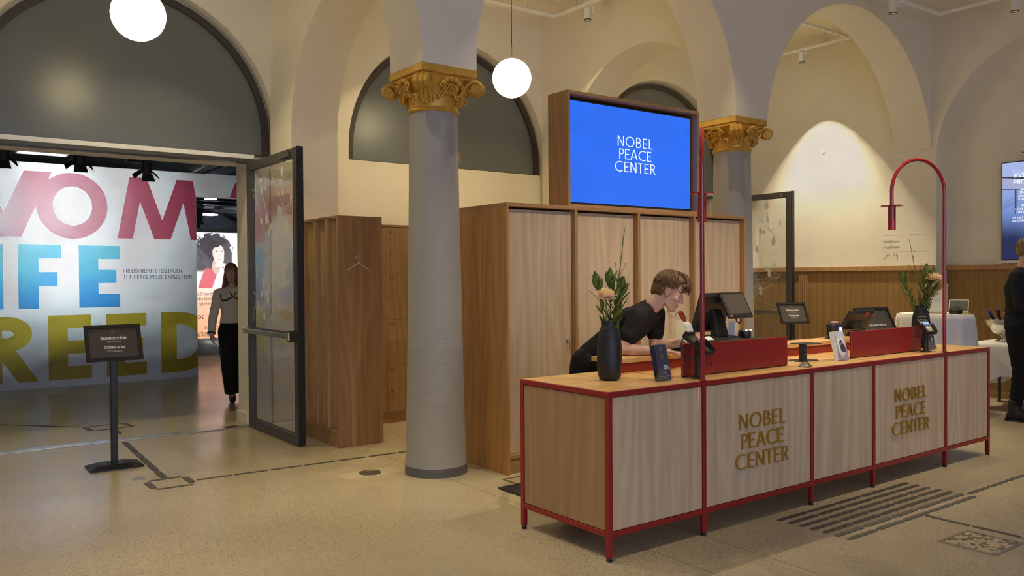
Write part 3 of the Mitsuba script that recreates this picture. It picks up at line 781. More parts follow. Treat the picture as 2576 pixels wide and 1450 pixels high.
# luminous poster in the second room
def _ell(x, z, cx, cz, rx, rz): return dr.square((x - cx) / rx) + dr.square((z - cz) / rz)
def _poster(p, n, uv):
    x, z0 = p.x, p.z
    z = z0 - .085
    wob = (fbm(x * 16, z * 16, 1., octaves=3) - .5)
    c = mix((.80, .80, .88), (.98, .98, 1.0), smoothstep(4.9, 6.0, x + .15 * (z - 2)))
    def over(c, col, d, e=.06): return mix(c, col, smoothstep(1 + e, 1 - e, d))
    hair = dr.minimum(dr.minimum(_ell(x, z, 5.14, 2.06, .30, .34), _ell(x, z, 5.28, 2.14, .30, .27)), dr.minimum(_ell(x, z, 5.06, 1.82, .27, .25), _ell(x, z, 5.47, 1.93, .13, .27)))
    curl = noise(x * 60, z * 60, 2.)
    c = over(c, mi.Color3f(.035, .032, .042) + mi.Color3f(.05, .045, .06) * curl * curl, hair + wob * 1.1, .10)
    jacket = dr.select((z < 1.66 + .25 * wob) & (x < 5.52 - .9 * dr.maximum(1.66 - z, 0)), 1., 0.)
    c = mix(c, mi.Color3f(.84, .80, .84), jacket * smoothstep(1.68, 1.58, z))
    red = smoothstep(.155, .13, dr.abs(x - 5.13 - .35 * (z - 1.55))) * smoothstep(1.72, 1.66, z)
    c = mix(c, mi.Color3f(.72, .09, .13) * (.9 + .3 * wob), red)
    neck = _ell(x, z, 5.27, 1.74, .085, .16)
    c = over(c, mi.Color3f(.66, .45, .40), neck)
    face = dr.minimum(_ell(x, z, 5.315, 2.01, .118, .175), _ell(x, z, 5.33, 1.90, .10, .13))
    c = over(c, mi.Color3f(.93, .76, .70) * (1 - .15 * smoothstep(5.27, 5.2, x)), face + wob * .15)
    fringe = _ell(x, z, 5.235, 2.195, .13, .075)
    c = over(c, mi.Color3f(.04, .036, .046), fringe + wob * .8, .1)
    for ex in (5.285, 5.385): c = over(c, mi.Color3f(.10, .07, .07), _ell(x, z, ex, 2.035, .026, .011))
    for ex in (5.28, 5.39): c = over(c, mi.Color3f(.13, .09, .09), _ell(x, z, ex, 2.068, .036, .008))
    c = over(c, mi.Color3f(.80, .56, .50), _ell(x, z, 5.355, 1.965, .016, .034))
    c = over(c, mi.Color3f(.70, .25, .28), _ell(x, z, 5.345, 1.885, .042, .018))
    c = over(c, mi.Color3f(.95, .93, .92), _ell(x, z, 5.345, 1.888, .030, .007))
    hand = dr.minimum(_ell(x, z, 5.37, 1.765, .11, .05), _ell(x, z, 5.29, 1.75, .06, .035))
    arm = _ell(x - .55 * (z - 1.70), z, 5.50, 1.66, .09, .13)
    c = over(c, mi.Color3f(.90, .72, .66), hand + wob * .2)
    c = over(c, mi.Color3f(.86, .82, .86), arm)
    lower = smoothstep(1.382, 1.376, z0); z = z0
    o = mix((.86, .40, .22), (.95, .52, .33), smoothstep(.4, 1.3, z))
    o = mix(o, (.98, .80, .70), smoothstep(1.05, 1.38, z) * .6)
    return mix(c, o, lower) * 1.0 * POSTER_E
ps = thing('lightbox_poster', 'tall backlit poster of a curly haired woman above an orange text field', 'poster')
add('box', bx(4.30, 6.60, 17.305, 17.42, .36, 2.52), 'frame_dark', ps)
add('foot', [bx(4.5, 4.6, 17.2, 17.6, 0, .36), bx(6.3, 6.4, 17.2, 17.6, 0, .36)], 'frame_dark', ps)
sheet('picture', (4.30, 17.302, .36), (2.30, 0, 0), (0, 0, 2.155), 'white_paint', ps, emit=mikit.proc(_poster), weight=.5)
for s, z, it in (('2023 ble tildelt Narges', 1.22, 0), ('uttrykking av kvinner', 1.115, .2), ('og frihet for alle', 1.01, .2), ('Prize for 2023', .545, 0)):
    pass
lines = [('23 ble tildelt Na', 4.88, 1.235, .058, 0.0), ('rtrykking av kv', 4.88, 1.135, .058, .2), ('og frihet for a', 4.90, 1.035, .058, .2), ('DI', 4.89, .755, .075, 0.0),
         ('for 202', 5.02, .545, .058, 0.0), ('ght again', 4.87, .44, .058, .2), ('te human', 4.87, .335 + .05, .058, .2), ('rights', 5.40, .44, .058, .2)]
for s, x, z, h, sl in lines: add('print', text(s, h, (x, 17.3005, z), (1, 0, 0), (0, 0, 1), slant=sl), 'frame_dark', ps)
scene['far_room_beam'] = {'type': 'spot', 'intensity': {'type': 'rgb', 'value': [52, 62, 78]}, 'cutoff_angle': 60.0, 'beam_width': 45.0, 'sampling_weight': .6,
                          'to_world': T().look_at(origin=[6.0, 18.6, 3.8], target=[5.4, 21.5, 1.4], up=[1, 0, .001])}
add('round_ceiling_light', lathe([(0, 0), (.11, 0), (.11, .02), (0, .02)], 24, (4.75, 15.9, 3.05)), 'white_paint', emit=(5, 5.3, 6),
    label='small round white light under the black ceiling of the second room', cat='ceiling light')
add('oval_ceiling_light', lathe([(0, 0), (.22, 0), (.22, .02), (0, .02)], 24, (5.55, 18.8, 2.98)), 'white_paint', emit=(5, 5.3, 6),
    label='flat white light above the poster in the second room', cat='ceiling light')
stage_spot('black stage light hanging above the poster in the second room', 5.65, 16.6, 3.0, (5.7, 17.6, 1.0), (1, 1, 1))
stage_spot('black stage light at the left above the poster in the second room', 4.75, 16.6, 2.92, (4.6, 17.6, 1.0), (1, 1, 1))

# ------------------------------------------------------------------ glass door leaves standing open
def glass_door(label, x, y0, y1):
    """hinged at y1, free edge at y0"""
    d = thing('glass_door', label, 'glass door')
    h, st = 2.765, .085
    add('free_stile', bx(x - .03, x + .03, y0, y0 + st, .02, h, .003), 'frame_grey', d)
    add('hinge_stile', bx(x - .03, x + .03, y1 - st, y1, .02, h, .003), 'frame_grey', d)
    add('top_rail', bx(x - .029, x + .029, y0 + st, y1 - st, h - .085, h, .003), 'frame_grey', d)
    add('bottom_rail', [bx(x - .029, x + .029, y0 + st, y1 - st, .02, .085, .003), bx(x - .034, x + .034, y0 + st, y1 - st, .085, .10, .004)], 'frame_grey', d)
    add('middle_rail', bx(x - .029, x + .029, y0 + st, y1 - st, .985, 1.05, .003), 'frame_grey', d)
    add('edge_seal', bx(x - .024, x + .036, y0 - .012, y0, .018, h + .005), 'black_matte', d)
    add('push_bar', [bx(x - .085, x - .055, y0 + .10, y1 - .02, .995, 1.045, .006), bx(x - .09, x - .03, y1 - .075, y1 - .015, .99, 1.05, .006)], 'steel', d)
    add('lock_case', [bx(x - .095, x - .03, y0 + .012, y0 + .085, .97, 1.075, .006)], 'black_plastic', d)
    add('latch_label', bx(x - .0965, x - .095, y0 + .03, y0 + .065, .985, 1.06), 'white_paper', d)
    add('handle', [cyl((x + .03, y0 + .05, 1.03), (x + .075, y0 + .05, 1.03), .010, n=12), cyl((x + .07, y0 + .05, 1.03), (x + .07, y0 + .17, 1.03), .010, n=12), bx(x + .03, x + .036, y0 + .03, y0 + .07, .78, 1.10, .002)], 'steel', d)
    add('closer', bx(x - .055, x - .03, y0 + .14, y0 + .36, h - .075, h - .02, .004), 'steel_dark', d)
    gy0, gy1 = y0 + st, y1 - st
    g = bx(x - .001, x + .001, gy0, gy1, .10, .985)
    def pane(z0, z1):
        key = numbered(d + '__glass')
        M = np.eye(4); M[:3, 0] = (0, (gy1 - gy0) / 2, 0); M[:3, 1] = (0, 0, (z1 - z0) / 2); M[:3, 2] = (1, 0, 0); M[:3, 3] = (x, (gy0 + gy1) / 2, (z0 + z1) / 2)
        scene[key] = {'type': 'rectangle', 'to_world': T(M), 'bsdf': {'type': 'ref', 'id': 'pane_glass'}}
    pane(.10, .985); pane(1.05, h - .085)
    R = np.random.default_rng(11)
    W, Hh = gy1 - gy0, h - .085 - 1.05
    area = sbox(gy0, 1.05, gy1, h - .085)
    ls, es = [], []
    hubs = [(gy0 + W * a, 1.05 + Hh * b) for a, b in ((.75, .85), (.25, .72), (.55, .45), (.9, .2), (.1, .3), (.5, .12))]
    for i in range(34):
        a = hubs[i % 6]; t = R.uniform(0, math.pi * 2); L = R.uniform(.35, .95)
        ls.append(LineString([a, (a[0] + L * math.cos(t), a[1] + L * math.sin(t))]).buffer(.0019, cap_style='flat'))
    for i in range(26):
        e = Point(0, 0).buffer(1, quad_segs=8)
        e = affinity.scale(e, R.uniform(.018, .042), R.uniform(.03, .065), origin=(0, 0))
        es.append(affinity.translate(e, gy0 + R.uniform(.05, .95) * W, 1.05 + R.uniform(.04, .96) * Hh))
    add('etched_lines', slab_yz(unary_union(ls).intersection(area), x - .0015, x - .0008), 'etch', d)
    add('etched_leaves', slab_yz(unary_union(es).intersection(area), x - .0015, x - .0008), 'etch', d)
glass_door('grey framed glass door standing open beside the exhibition entrance', 2.985, 7.315, 8.655)
glass_door('grey framed glass door standing open behind the far column', 10.37, 7.24, 8.655)
lf = thing('closed_door_leaf', 'closed grey glazed door leaf half hidden behind the far column', 'glass door')
add('frame', [bx(7.91, 7.99, 8.70, 8.755, .02, 2.77), bx(9.05, 9.13, 8.70, 8.755, .02, 2.77), bx(7.99, 9.05, 8.70, 8.755, .02, .11), bx(7.99, 9.05, 8.70, 8.755, 2.69, 2.77)], 'frame_grey', lf)
add('glazing', bx(7.99, 9.05, 8.72, 8.735, .11, 2.69), 'satin_glass', lf)
# ------------------------------------------------------------------ sign stands
def sign_stand(label, x, y, lines, w=.43, h=.315, zc=1.03, turn=0.0, tilt=math.radians(24)):
    s = thing('sign_stand', label, 'sign stand')
    o = np.array([x, y, 0.0])
    add('base', rotz(slab_xy(Polygon([(-.20, -.12), (.20, -.12), (.22, 0), (.20, .12), (-.20, .12), (-.22, 0)]).buffer(.03), 0, .012), turn), 'x', None) if False else None
    q = Polygon([(-.17, -.115), (.17, -.115), (.17, .115), (-.17, .115)]).buffer(.035)
    q2 = Polygon([(-.10, -.06), (.10, -.06), (.10, .06), (-.10, .06)]).buffer(.03)
    lo = slab_xy(q, 0, .012); hi = hullpts(np.vstack([slab_xy(q, .010, .012).vertices, slab_xy(q2, .035, .036).vertices]))
    add('base', move(rotz(trimesh.util.concatenate([lo, hi]), turn), o), 'vase_black', s)
    add('pole', move(rotz(bx(-.026, .026, -.018, .018, .03, zc - .03, .004), turn), o), 'black_plastic', s)
    U = np.array([math.cos(turn), math.sin(turn), 0]); B = np.array([-math.sin(turn), math.cos(turn), 0])
    V = np.array([0, 0, 1.0]) * math.cos(tilt) + B * math.sin(tilt); N = np.cross(U, V)
    c = o + np.array([0, 0, zc]) - B * .02
    fr = sbox(-w / 2, -h / 2, w / 2, h / 2); inn = sbox(-w / 2 + .024, -h / 2 + .024, w / 2 - .024, h / 2 - .024)
    add('sign_frame', slab(fr.difference(inn), .018, c, U, V), 'black_plastic', s)
    add('sign_bead', slab(inn.buffer(.004).difference(inn.buffer(-.004)), .021, c, U, V), 'black_plastic', s)
    add('backing', slab(fr.buffer(-.004), .008, c - N * .006, U, V), 'black_matte', s)
    fc = add('face', slab(inn, .004, c + N * .004, U, V), 'sign_face', s)
    T0 = c + N * .0082
    k = h / .315
    add('logo', slab(unary_union([q for _, q in logo(.0072 * k, .0098 * k, 0, .105 * k)]), .0006, T0, U, V), 'print_gold', s)
    for t, zz, hh, bold, sl, wd in lines:
        add('print', text(t, hh, T0 + V * zz, U, V, bold=bold, slant=sl, align='c', width=wd, depth=.0006), 'print_white', s)
    return s
tick = [('Billettområde', .030, .026, True, 0, .20), ('Vennligst ikke ta med mat eller', .014, .006, False, 0, .105), ('drikke inn i utstillingsområdet', .004, .006, False, 0, .105),
        ('Ticket area', -.050, .026, True, .22, .165), ('Please do not bring any food or', -.068, .006, False, .2, .105), ('beverages inside the exhibition area', -.078, .006, False, .2, .125)]
sign_stand('black ticket area sign on a pole in front of the exhibition doorway', 1.44, 7.52, tick)
sign_stand('black ticket area sign on a pole behind the far column, between counter and glass door', 10.0, 6.99, tick, turn=-.40)
sign_stand('black guided tours sign leaning back behind the far end of the counter', 7.86, 4.52, [('Omvisninger starter her', .012, .024, True, 0, .315), ('Guided tours start here', -.040, .024, True, 0, .295)], w=.60, h=.425, zc=1.03, tilt=math.radians(26))

# ------------------------------------------------------------------ red arched lamps clamped to the counter posts
def arched_lamp(label, x, y, a):
    s = thing('arched_lamp', label, 'lamp', 'red arched counter lamps')
    d = np.array([math.cos(a), math.sin(a), 0]); Z = np.array([0, 0, 1.0]); b = np.array([x, y, 0.0])
    R, zt = .26, 2.207
    pts = [b + Z * z for z in np.linspace(CH + .002, zt, 6)] + arcpts(b + d * R + Z * zt, -d, Z, R, 0, math.pi, 28)[1:] + [b + d * 2 * R + Z * z for z in np.linspace(zt - .02, 2.10, 3)]
    add('arm', tube(pts, .0138, 16), 'red_gloss', s, smooth=40)
    c = b + d * 2 * R
    add('disc', lathe([(0, 2.090), (.079, 2.090), (.080, 2.092), (.080, 2.095), (.079, 2.097), (0, 2.097)], 40, c), 'red_gloss', s)
    add('shade', lathe([(.0, 2.089), (.0285, 2.089), (.0285, 1.905), (.0265, 1.905), (.0265, 1.93), (0, 1.93)], 32, c), 'red_gloss', s, smooth=40)
    add('bulb', lathe([(0, 1.912), (.0262, 1.912), (.0262, 1.906), (0, 1.904)], 24, c), 'white_paint', s, emit=(26, 22, 17))
    add('foot_ring', lathe([(.0139, CH + .0016), (.022, CH + .0016), (.022, CH + .008), (.0139, CH + .010)], 24, b), 'red_gloss', s)
    scene[s + '_beam'] = {'type': 'spot', 'intensity': {'type': 'rgb', 'value': [1.5, 1.2, .8]}, 'cutoff_angle': 50.0, 'beam_width': 30.0, 'sampling_weight': .3,
                          'to_world': T().look_at(origin=(c + Z * 1.90).tolist(), target=(c + Z * .9).tolist(), up=[0, 1, 0])}
arched_lamp('red arched lamp rising from the counter before the blue screen', 3.866, 3.321, math.atan2(.65, .76))
arched_lamp('red arched lamp rising from the counter near its far end', 6.783, 3.321, math.atan2(.168, -.497))

# ------------------------------------------------------------------ vases and flowers
def vase(label, x, y):
    pr = [(0, 0), (.050, 0), (.060, .006), (.070, .03), (.076, .08), (.077, .13), (.0745, .20), (.068, .26), (.058, .305), (.049, .322), (.046, .332), (.046, .352), (.048, .357), (.043, .357), (.041, .335), (.050, .31), (.060, .2), (0, .2)]
    return add('vase', lathe(pr, 48, (x, y, CH + .0016)), 'vase_black', smooth=40, label=label, cat='vase')
vase('matt black vase on the near end of the counter', 3.465, 3.70)
vase('matt black vase on the far part of the counter beside the red lamp', 7.09, 3.67)

scene['leaf_green'] = {'type': 'twosided', 'bsdf': {'type': 'principled', 'base_color': rgb(.115, .165, .030), 'roughness': .45, 'specular': .45}}
scene['leaf_yellow'] = {'type': 'twosided', 'bsdf': {'type': 'principled', 'base_color': rgb(.22, .21, .035), 'roughness': .45, 'specular': .4}}
mat('stem_green', (.13, .17, .04), .55)
def _petal_col(p, n, uv):
    return mix((.86, .56, .34), (.90, .78, .22), smoothstep(.0, 1.0, uv.x))
mat('petal', mikit.proc(lambda p, n, uv: mix((.90, .70, .50), (.88, .76, .24), smoothstep(.3, .9, uv.x))), .6)
mat('petal_wilted', (.52, .40, .14), .65)
def leaf(o, d, up, L, w, curl=.25, n=6):
    """a lens shaped blade from o along d, its face towards up, thickness real but slight"""
    d = np.asarray(d, float); d /= np.linalg.norm(d); s = np.cross(d, up); s /= np.linalg.norm(s); u = np.cross(s, d)
    V, F = [], []
    for i in range(n + 1):
        t = i / n; ww = w * .5 * max(.06, math.sin(math.pi * (.03 + .94 * t) ** .9)) ** .62
        c = np.asarray(o, float) + d * L * t + u * curl * L * t * t
        for q, e in ((-1, .18), (0, 0), (1, .18)): V.append(c + s * q * ww + u * e * ww)
        V.append(c - u * .0012)
    for i in range(n):
        a, b = i * 4, i * 4 + 4
        F += [(a, a + 1, b + 1), (a, b + 1, b), (a + 1, a + 2, b + 2), (a + 1, b + 2, b + 1), (a + 2, a + 3, b + 3), (a + 2, b + 3, b + 2), (a + 3, a, b), (a + 3, b, b + 3)]
    return trimesh.Trimesh(np.array(V), np.array(F), process=False)
def bend(p0, p1, sag, n=8):
    p0, p1 = np.asarray(p0, float), np.asarray(p1, float)
    return [p0 + (p1 - p0) * t + np.asarray(sag, float) * math.sin(math.pi * t) for t in np.linspace(0, 1, n)]
def foliage_stem(label, p0, p1, nleaf, seed, group, head=11, L=.075, W=.026, sag=(0, 0, 0), m='leaf_green'):
    """conebush stem: leaves up the stalk and an upright cup of leaves at its tip"""
    R = np.random.default_rng(seed)
    f = thing('foliage_stem', label, 'foliage stem', group)
    pts = bend(p0, p1, sag)
    add('stem', tube(pts, np.linspace(.0045, .003, len(pts)), 8), 'stem_green', f, smooth=40)
    ax = np.asarray(pts[-1]) - np.asarray(pts[-2]); ax /= np.linalg.norm(ax); u, v, _ = basis(ax)
    for i in range(nleaf):
        t = .18 + .72 * i / max(1, nleaf - 1)
        o = np.asarray(p0, float) + (np.asarray(p1, float) - np.asarray(p0, float)) * t + np.asarray(sag, float) * math.sin(math.pi * t)
        a = i * 2.4 + R.uniform(-.3, .3)
        r = math.cos(a) * u + math.sin(a) * v
        add('leaf', leaf(o, ax * .8 + r * .55, r * -.3 + ax, L * R.uniform(.85, 1.15), W * R.uniform(.8, 1.1), R.uniform(-.1, .25)), m, f, smooth=True)
    for i in range(head):
        a = i * 2.4; k = i / head
        r = math.cos(a) * u + math.sin(a) * v
        add('leaf', leaf(np.asarray(p1) - ax * (.02 + .05 * (1 - k)) + r * .006, ax * (.75 + .4 * k) + r * (.55 * (1 - k) + .12), -r + ax * .3, L * R.uniform(.85, 1.05), W * 1.12, .28), m, f, smooth=True)
    return f
def chrysanthemum(label, p0, p1, r, seed, group=None, face=(-.15, -.25, 1), m='petal', sag=(0, 0, 0)):
    R = np.random.default_rng(seed)
    f = thing('chrysanthemum', label, 'flower', group)
    add('stem', tube(bend(p0, p1, sag), .0045, 8), 'stem_green', f, smooth=40)
    u, v, n = basis(face); c = np.asarray(p1, float)
    add('calyx', lathe([(0, 0), (r * .25, .2), (r * .35, .8), (0, 1)], 16, c - n * .012, c + n * .008), 'stem_green', f)
    for ring, (N, tilt, L) in enumerate(((22, -.18, 1.0), (22, .10, 1.0), (20, .36, .92), (18, .62, .82), (15, .88, .70), (11, 1.12, .60), (7, 1.36, .52))):
        for i in range(N):
            a = 2 * math.pi * (i + .5 * (ring % 2)) / N + R.uniform(-.06, .06)
            e = math.cos(a) * u + math.sin(a) * v
            d = e * math.cos(tilt) + n * math.sin(tilt)
            mm = leaf(c + e * .004, d, n, r * L * R.uniform(.9, 1.06), r * .27, .20 + .05 * ring, 5)
            uvx = np.full((len(mm.vertices), 2), ring / 6.0)
            add('petal', mm, m, f, smooth=True, uv=uvx)
    return f
def bud_twig(label, pts, side, seed, group):
    R = np.random.default_rng(seed)
    f = thing('bud_twig', label, 'twig', group)
    p = np.asarray(pts, float)
    add('stem', tube(p, np.linspace(.0042, .0016, len(p)), 8), 'stem_green', f, smooth=40)
    for a, b in side:
        a, b = np.asarray(a, float), np.asarray(b, float)
        add('side_shoot', tube(bend(a, b, (0, 0, -.006), 5), .0013, 6), 'stem_green', f)
        for k in range(3): add('bud', leaf(b, (b - a) / np.linalg.norm(b - a) + R.uniform(-.7, .7, 3), (0, .3, 1), .012, .007), 'leaf_yellow', f)
    for k in range(5):
        o = p[-1] - (p[-1] - p[-2]) * k * .35
        add('bud', leaf(o, np.array([R.uniform(-.6, .6), R.uniform(-.6, .6), .8]), (0, .3, 1), .013, .007), 'leaf_yellow', f)
# image-right direction on the counter, used to lay the bouquets out as they fan
RT = np.array([.804, -.594, 0.0]); FW = np.array([.594, .804, 0.0]); ZZ = np.array([0, 0, 1.0])
V1 = np.array([3.465, 3.70, 1.13]); V2 = np.array([7.09, 3.67, 1.13])
def at(b, r, z, f=0.0): return b * [1, 1, 0] + RT * r + FW * f + ZZ * z
G1, G2 = 'stems in the near vase', 'stems in the far vase'
foliage_stem('broad green conebush stem at the left of the near vase', V1, at(V1, -.072, 1.53, .02), 11, 1, G1, 12, L=.085, W=.030)
foliage_stem('green conebush stem rising in the middle of the near vase', V1 + RT * .01, at(V1, .012, 1.55, .05), 9, 2, G1, 11, L=.085, W=.032)
foliage_stem('thick dark green conebush stem at the right of the near vase', V1 + RT * .012, at(V1, .078, 1.50, .0), 16, 3, G1, 14, L=.09, W=.030, sag=tuple(RT * .01))
foliage_stem('short conebush stem low in the near vase', V1 + RT * .006, at(V1, .045, 1.44, -.03), 12, 4, G1, 7, L=.08, W=.026)
chrysanthemum('pale yellow chrysanthemum in the near vase', V1 - RT * .01 - FW * .01, at(V1, -.026, 1.432, -.06), .064, 5, face=(-.1, -.28, 1))
tw = [V1 + RT * .015, at(V1, .035, 1.35, .02), at(V1, .062, 1.52, .04), at(V1, .080, 1.66, .05), at(V1, .094, 1.78, .05), at(V1, .105, 1.85, .05)]
bud_twig('tall thin budding twig in the near vase', tw, [(tw[2], at(V1, .044, 1.625, .03)), (at(V1, .066, 1.555, .04), at(V1, .108, 1.625, .06)), (at(V1, .05, 1.42, .0), at(V1, .125, 1.505, .02)), (at(V1, .045, 1.37, .0), at(V1, .097, 1.43, -.02))], 6, G1)
foliage_stem('dark green conebush stem leaning out to the left of the far vase', V2 - RT * .01, at(V2, -.145, 1.52, .02), 14, 7, G2, 11, L=.10, W=.034)
foliage_stem('large bright conebush head at the upper right of the far vase', V2, at(V2, .055, 1.56, .03), 13, 8, G2, 16, L=.115, W=.038)
foliage_stem('loose conebush stem at the right of the far vase', V2 + RT * .012, at(V2, .10, 1.545, .0), 12, 9, G2, 9, L=.105, W=.036)
foliage_stem('short conebush stem low in the far vase', V2 + RT * .01, at(V2, .065, 1.42, -.03), 12, 10, G2, 5, L=.09, W=.03)
chrysanthemum('orange yellow chrysanthemum in the far vase', V2 + RT * .005, at(V2, .085, 1.515, -.06), .068, 11, face=(-.1, -.22, 1))
chrysanthemum('wilted chrysanthemum drooping from the far vase', V2 + RT * .012, at(V2, .125, 1.455, -.02), .05, 12, face=(.75, -.6, -.35), m='petal_wilted', sag=(0, 0, .05))
tw = [V2 - RT * .005, at(V2, -.018, 1.32), at(V2, -.04, 1.55), at(V2, -.068, 1.68), at(V2, -.09, 1.80), at(V2, -.10, 1.845)]
bud_twig('tall thin budding twig in the far vase', tw, [(at(V2, -.04, 1.57), at(V2, -.105, 1.63)), (at(V2, -.036, 1.57), at(V2, .002, 1.64)), (at(V2, -.07, 1.69), at(V2, -.06, 1.75))], 13, G2)

# ------------------------------------------------------------------ brochures in clear holders
def brochure(label, x, y, w, face, prints, n=6, thick=.004, fan=False):
    tl = math.radians(13)
    U = np.array([1.0, 0, 0]); V = np.array([0, math.sin(tl), math.cos(tl)]); N = np.cross(U, V)
    o = np.array([x, y, CH + .008])
    hd = thing('brochure_holder', 'clear acrylic stand ' + label, 'brochure holder')
    def sheetg(name, q, z, t=.002): add(name, slab(q, t, o + N * z, U, V), 'acrylic', hd)
    sheetg('back', sbox(-w / 2 - .004, -.006, w / 2 + .004, .19), -.036)
    sheetg('front', sbox(-w / 2 - .004, -.006, w / 2 + .004, .075).difference(circle(0, .085, .028)), .006)
    sheetg('base', sbox(-w / 2 - .004, -.006, w / 2 + .004, -.003), -.036, .044)
    for sx in (-1, 1):
        add('side', slab(sbox(-.036, -.006, .008, .075), .002, o + U * (sx * (w / 2 + .004) - .001), N, V), 'acrylic', hd)
    add('foot', slab(sbox(-w / 2 - .004, -.0, w / 2 + .004, .07), .002, o + N * -.036 + np.array([0, 0, -.0045]), U, np.array([0, 1.0, 0])), 'acrylic', hd)
    for k in range(n):
        b = thing('brochure', label if k == n - 1 else 'brochure tucked behind the front one, ' + label, 'brochure', 'brochures ' + label)
        z0 = -.032 + k * (.034 / n)
        dx = (k - n + 1) * (.004 if fan else .0012)
        add('cover', slab(sbox(-w / 2 + dx, 0, w / 2 + dx, .213), thick, o + N * z0, U, V), face if (k == n - 1 or not fan) else 'white_paper', b)
        if k == n - 1:
            for it in prints(o + N * (z0 + thick + .0002), U, V): add(it[0], it[1], it[2], b)
def navy_print(o, U, V):
    out = []
    out.append(('logo', slab(unary_union([q for _, q in logo(.0052, .0072, 0, .192)]), .0004, o, U, V), 'print_gold'))
    ring = circle(0, .138, .0165, 16).difference(circle(0, .138, .0145, 16))
    prof = unary_union([affinity.scale(circle(.001, .141, .007, 10), .85, 1.1), sbox(-.004, .126, .005, .137), Polygon([(.006, .143), (.0105, .138), (.006, .136)])])
    rays = unary_union([LineString([(.010 * math.cos(a), .138 + .010 * math.sin(a)), (.014 * math.cos(a), .138 + .014 * math.sin(a))]).buffer(.0006) for a in np.linspace(1.2, 5.2, 12)])
    out.append(('medal', slab(unary_union([ring, prof, rays]), .0004, o, U, V), 'brass'))
    out.append(('print', text('VISIT', .0105, o + V * .078, U, V, True, depth=.0004), 'print_white'))
    out.append(('print', text('PEACE', .0105, o + V * .063, U, V, True, depth=.0004), 'print_white'))
    out.append(('print', text('2023 – 2024', .004, o + V * .038, U, V, depth=.0004, align='c'), 'print_white'))
    out.append(('print', slab(sbox(-.045, .022, .045, .0232), .0004, o, U, V), 'print_white'))
    out.append(('print', slab(sbox(.0035, .013, .0045, .019), .0004, o, U, V), 'print_white'))
    return out
def _lilac(p, n, uv): return mix((.42, .36, .58), (.56, .58, .72), smoothstep(.95, 1.14, p.z))
mat('lilac_paper', mikit.proc(_lilac), .5)
def lilac_print(o, U, V):
    out = []
    cresc = affinity.scale(circle(-.01, .10, .075, 24), .62, 1.0).intersection(sbox(-.0485, .02, .0485, .2125))
    out.append(('pale_disc', slab(cresc, .0003, o, U, V), 'white_paper'))
    o = o - np.cross(U, V) * -.0003
    body = Polygon([(-.018, .066), (-.020, .092), (-.022, .118), (-.016, .138), (-.002, .146), (.010, .138), (.018, .118), (.030, .096), (.036, .074), (.038, .056), (.01, .060)]).buffer(.004)
    out.append(('figure', slab(body, .0003, o, U, V), 'navy'))
    out.append(('hand', slab(affinity.scale(circle(.004, .122, .007, 10), .8, 1.3), .0006, o, U, V), 'skin_print'))
    out.append(('cheek', slab(affinity.scale(circle(-.014, .116, .007, 10), .7, 1.3), .0006, o, U, V), 'skin_print'))
    for q in ((-.034, .166), (-.012, .158)): out.append(('bird', slab(affinity.rotate(sbox(q[0], q[1], q[0] + .004, q[1] + .009), 25), .0003, o, U, V), 'blue_foil'))
    for z, s in ((.044, 'Fredsprisutstillingen'), (.037, 'Peace Prize exhibition'), (.025, 'Nobels Fredssenter'), (.018, 'Nobel Peace Center')):
        out.append(('print', text(s, .0042, o + V * z, U, V, depth=.0003, align='c'), 'print_white'))
    out.append(('print', text('Fredspris', .007, o + V * .112 - U * .044, U, V, depth=.0003), 'navy'))
    return out
mat('skin_print', (.62, .40, .32), .6)
brochure('with navy brochures beside the near vase', 3.690, 3.452, .100, 'navy', navy_print)
brochure('with lilac brochures in the middle of the counter', 5.575, 3.452, .105, 'lilac_paper', lilac_print, 7, fan=True)
brochure('with navy brochures behind the far payment terminal', 6.955, 3.50, .100, 'navy', navy_print)

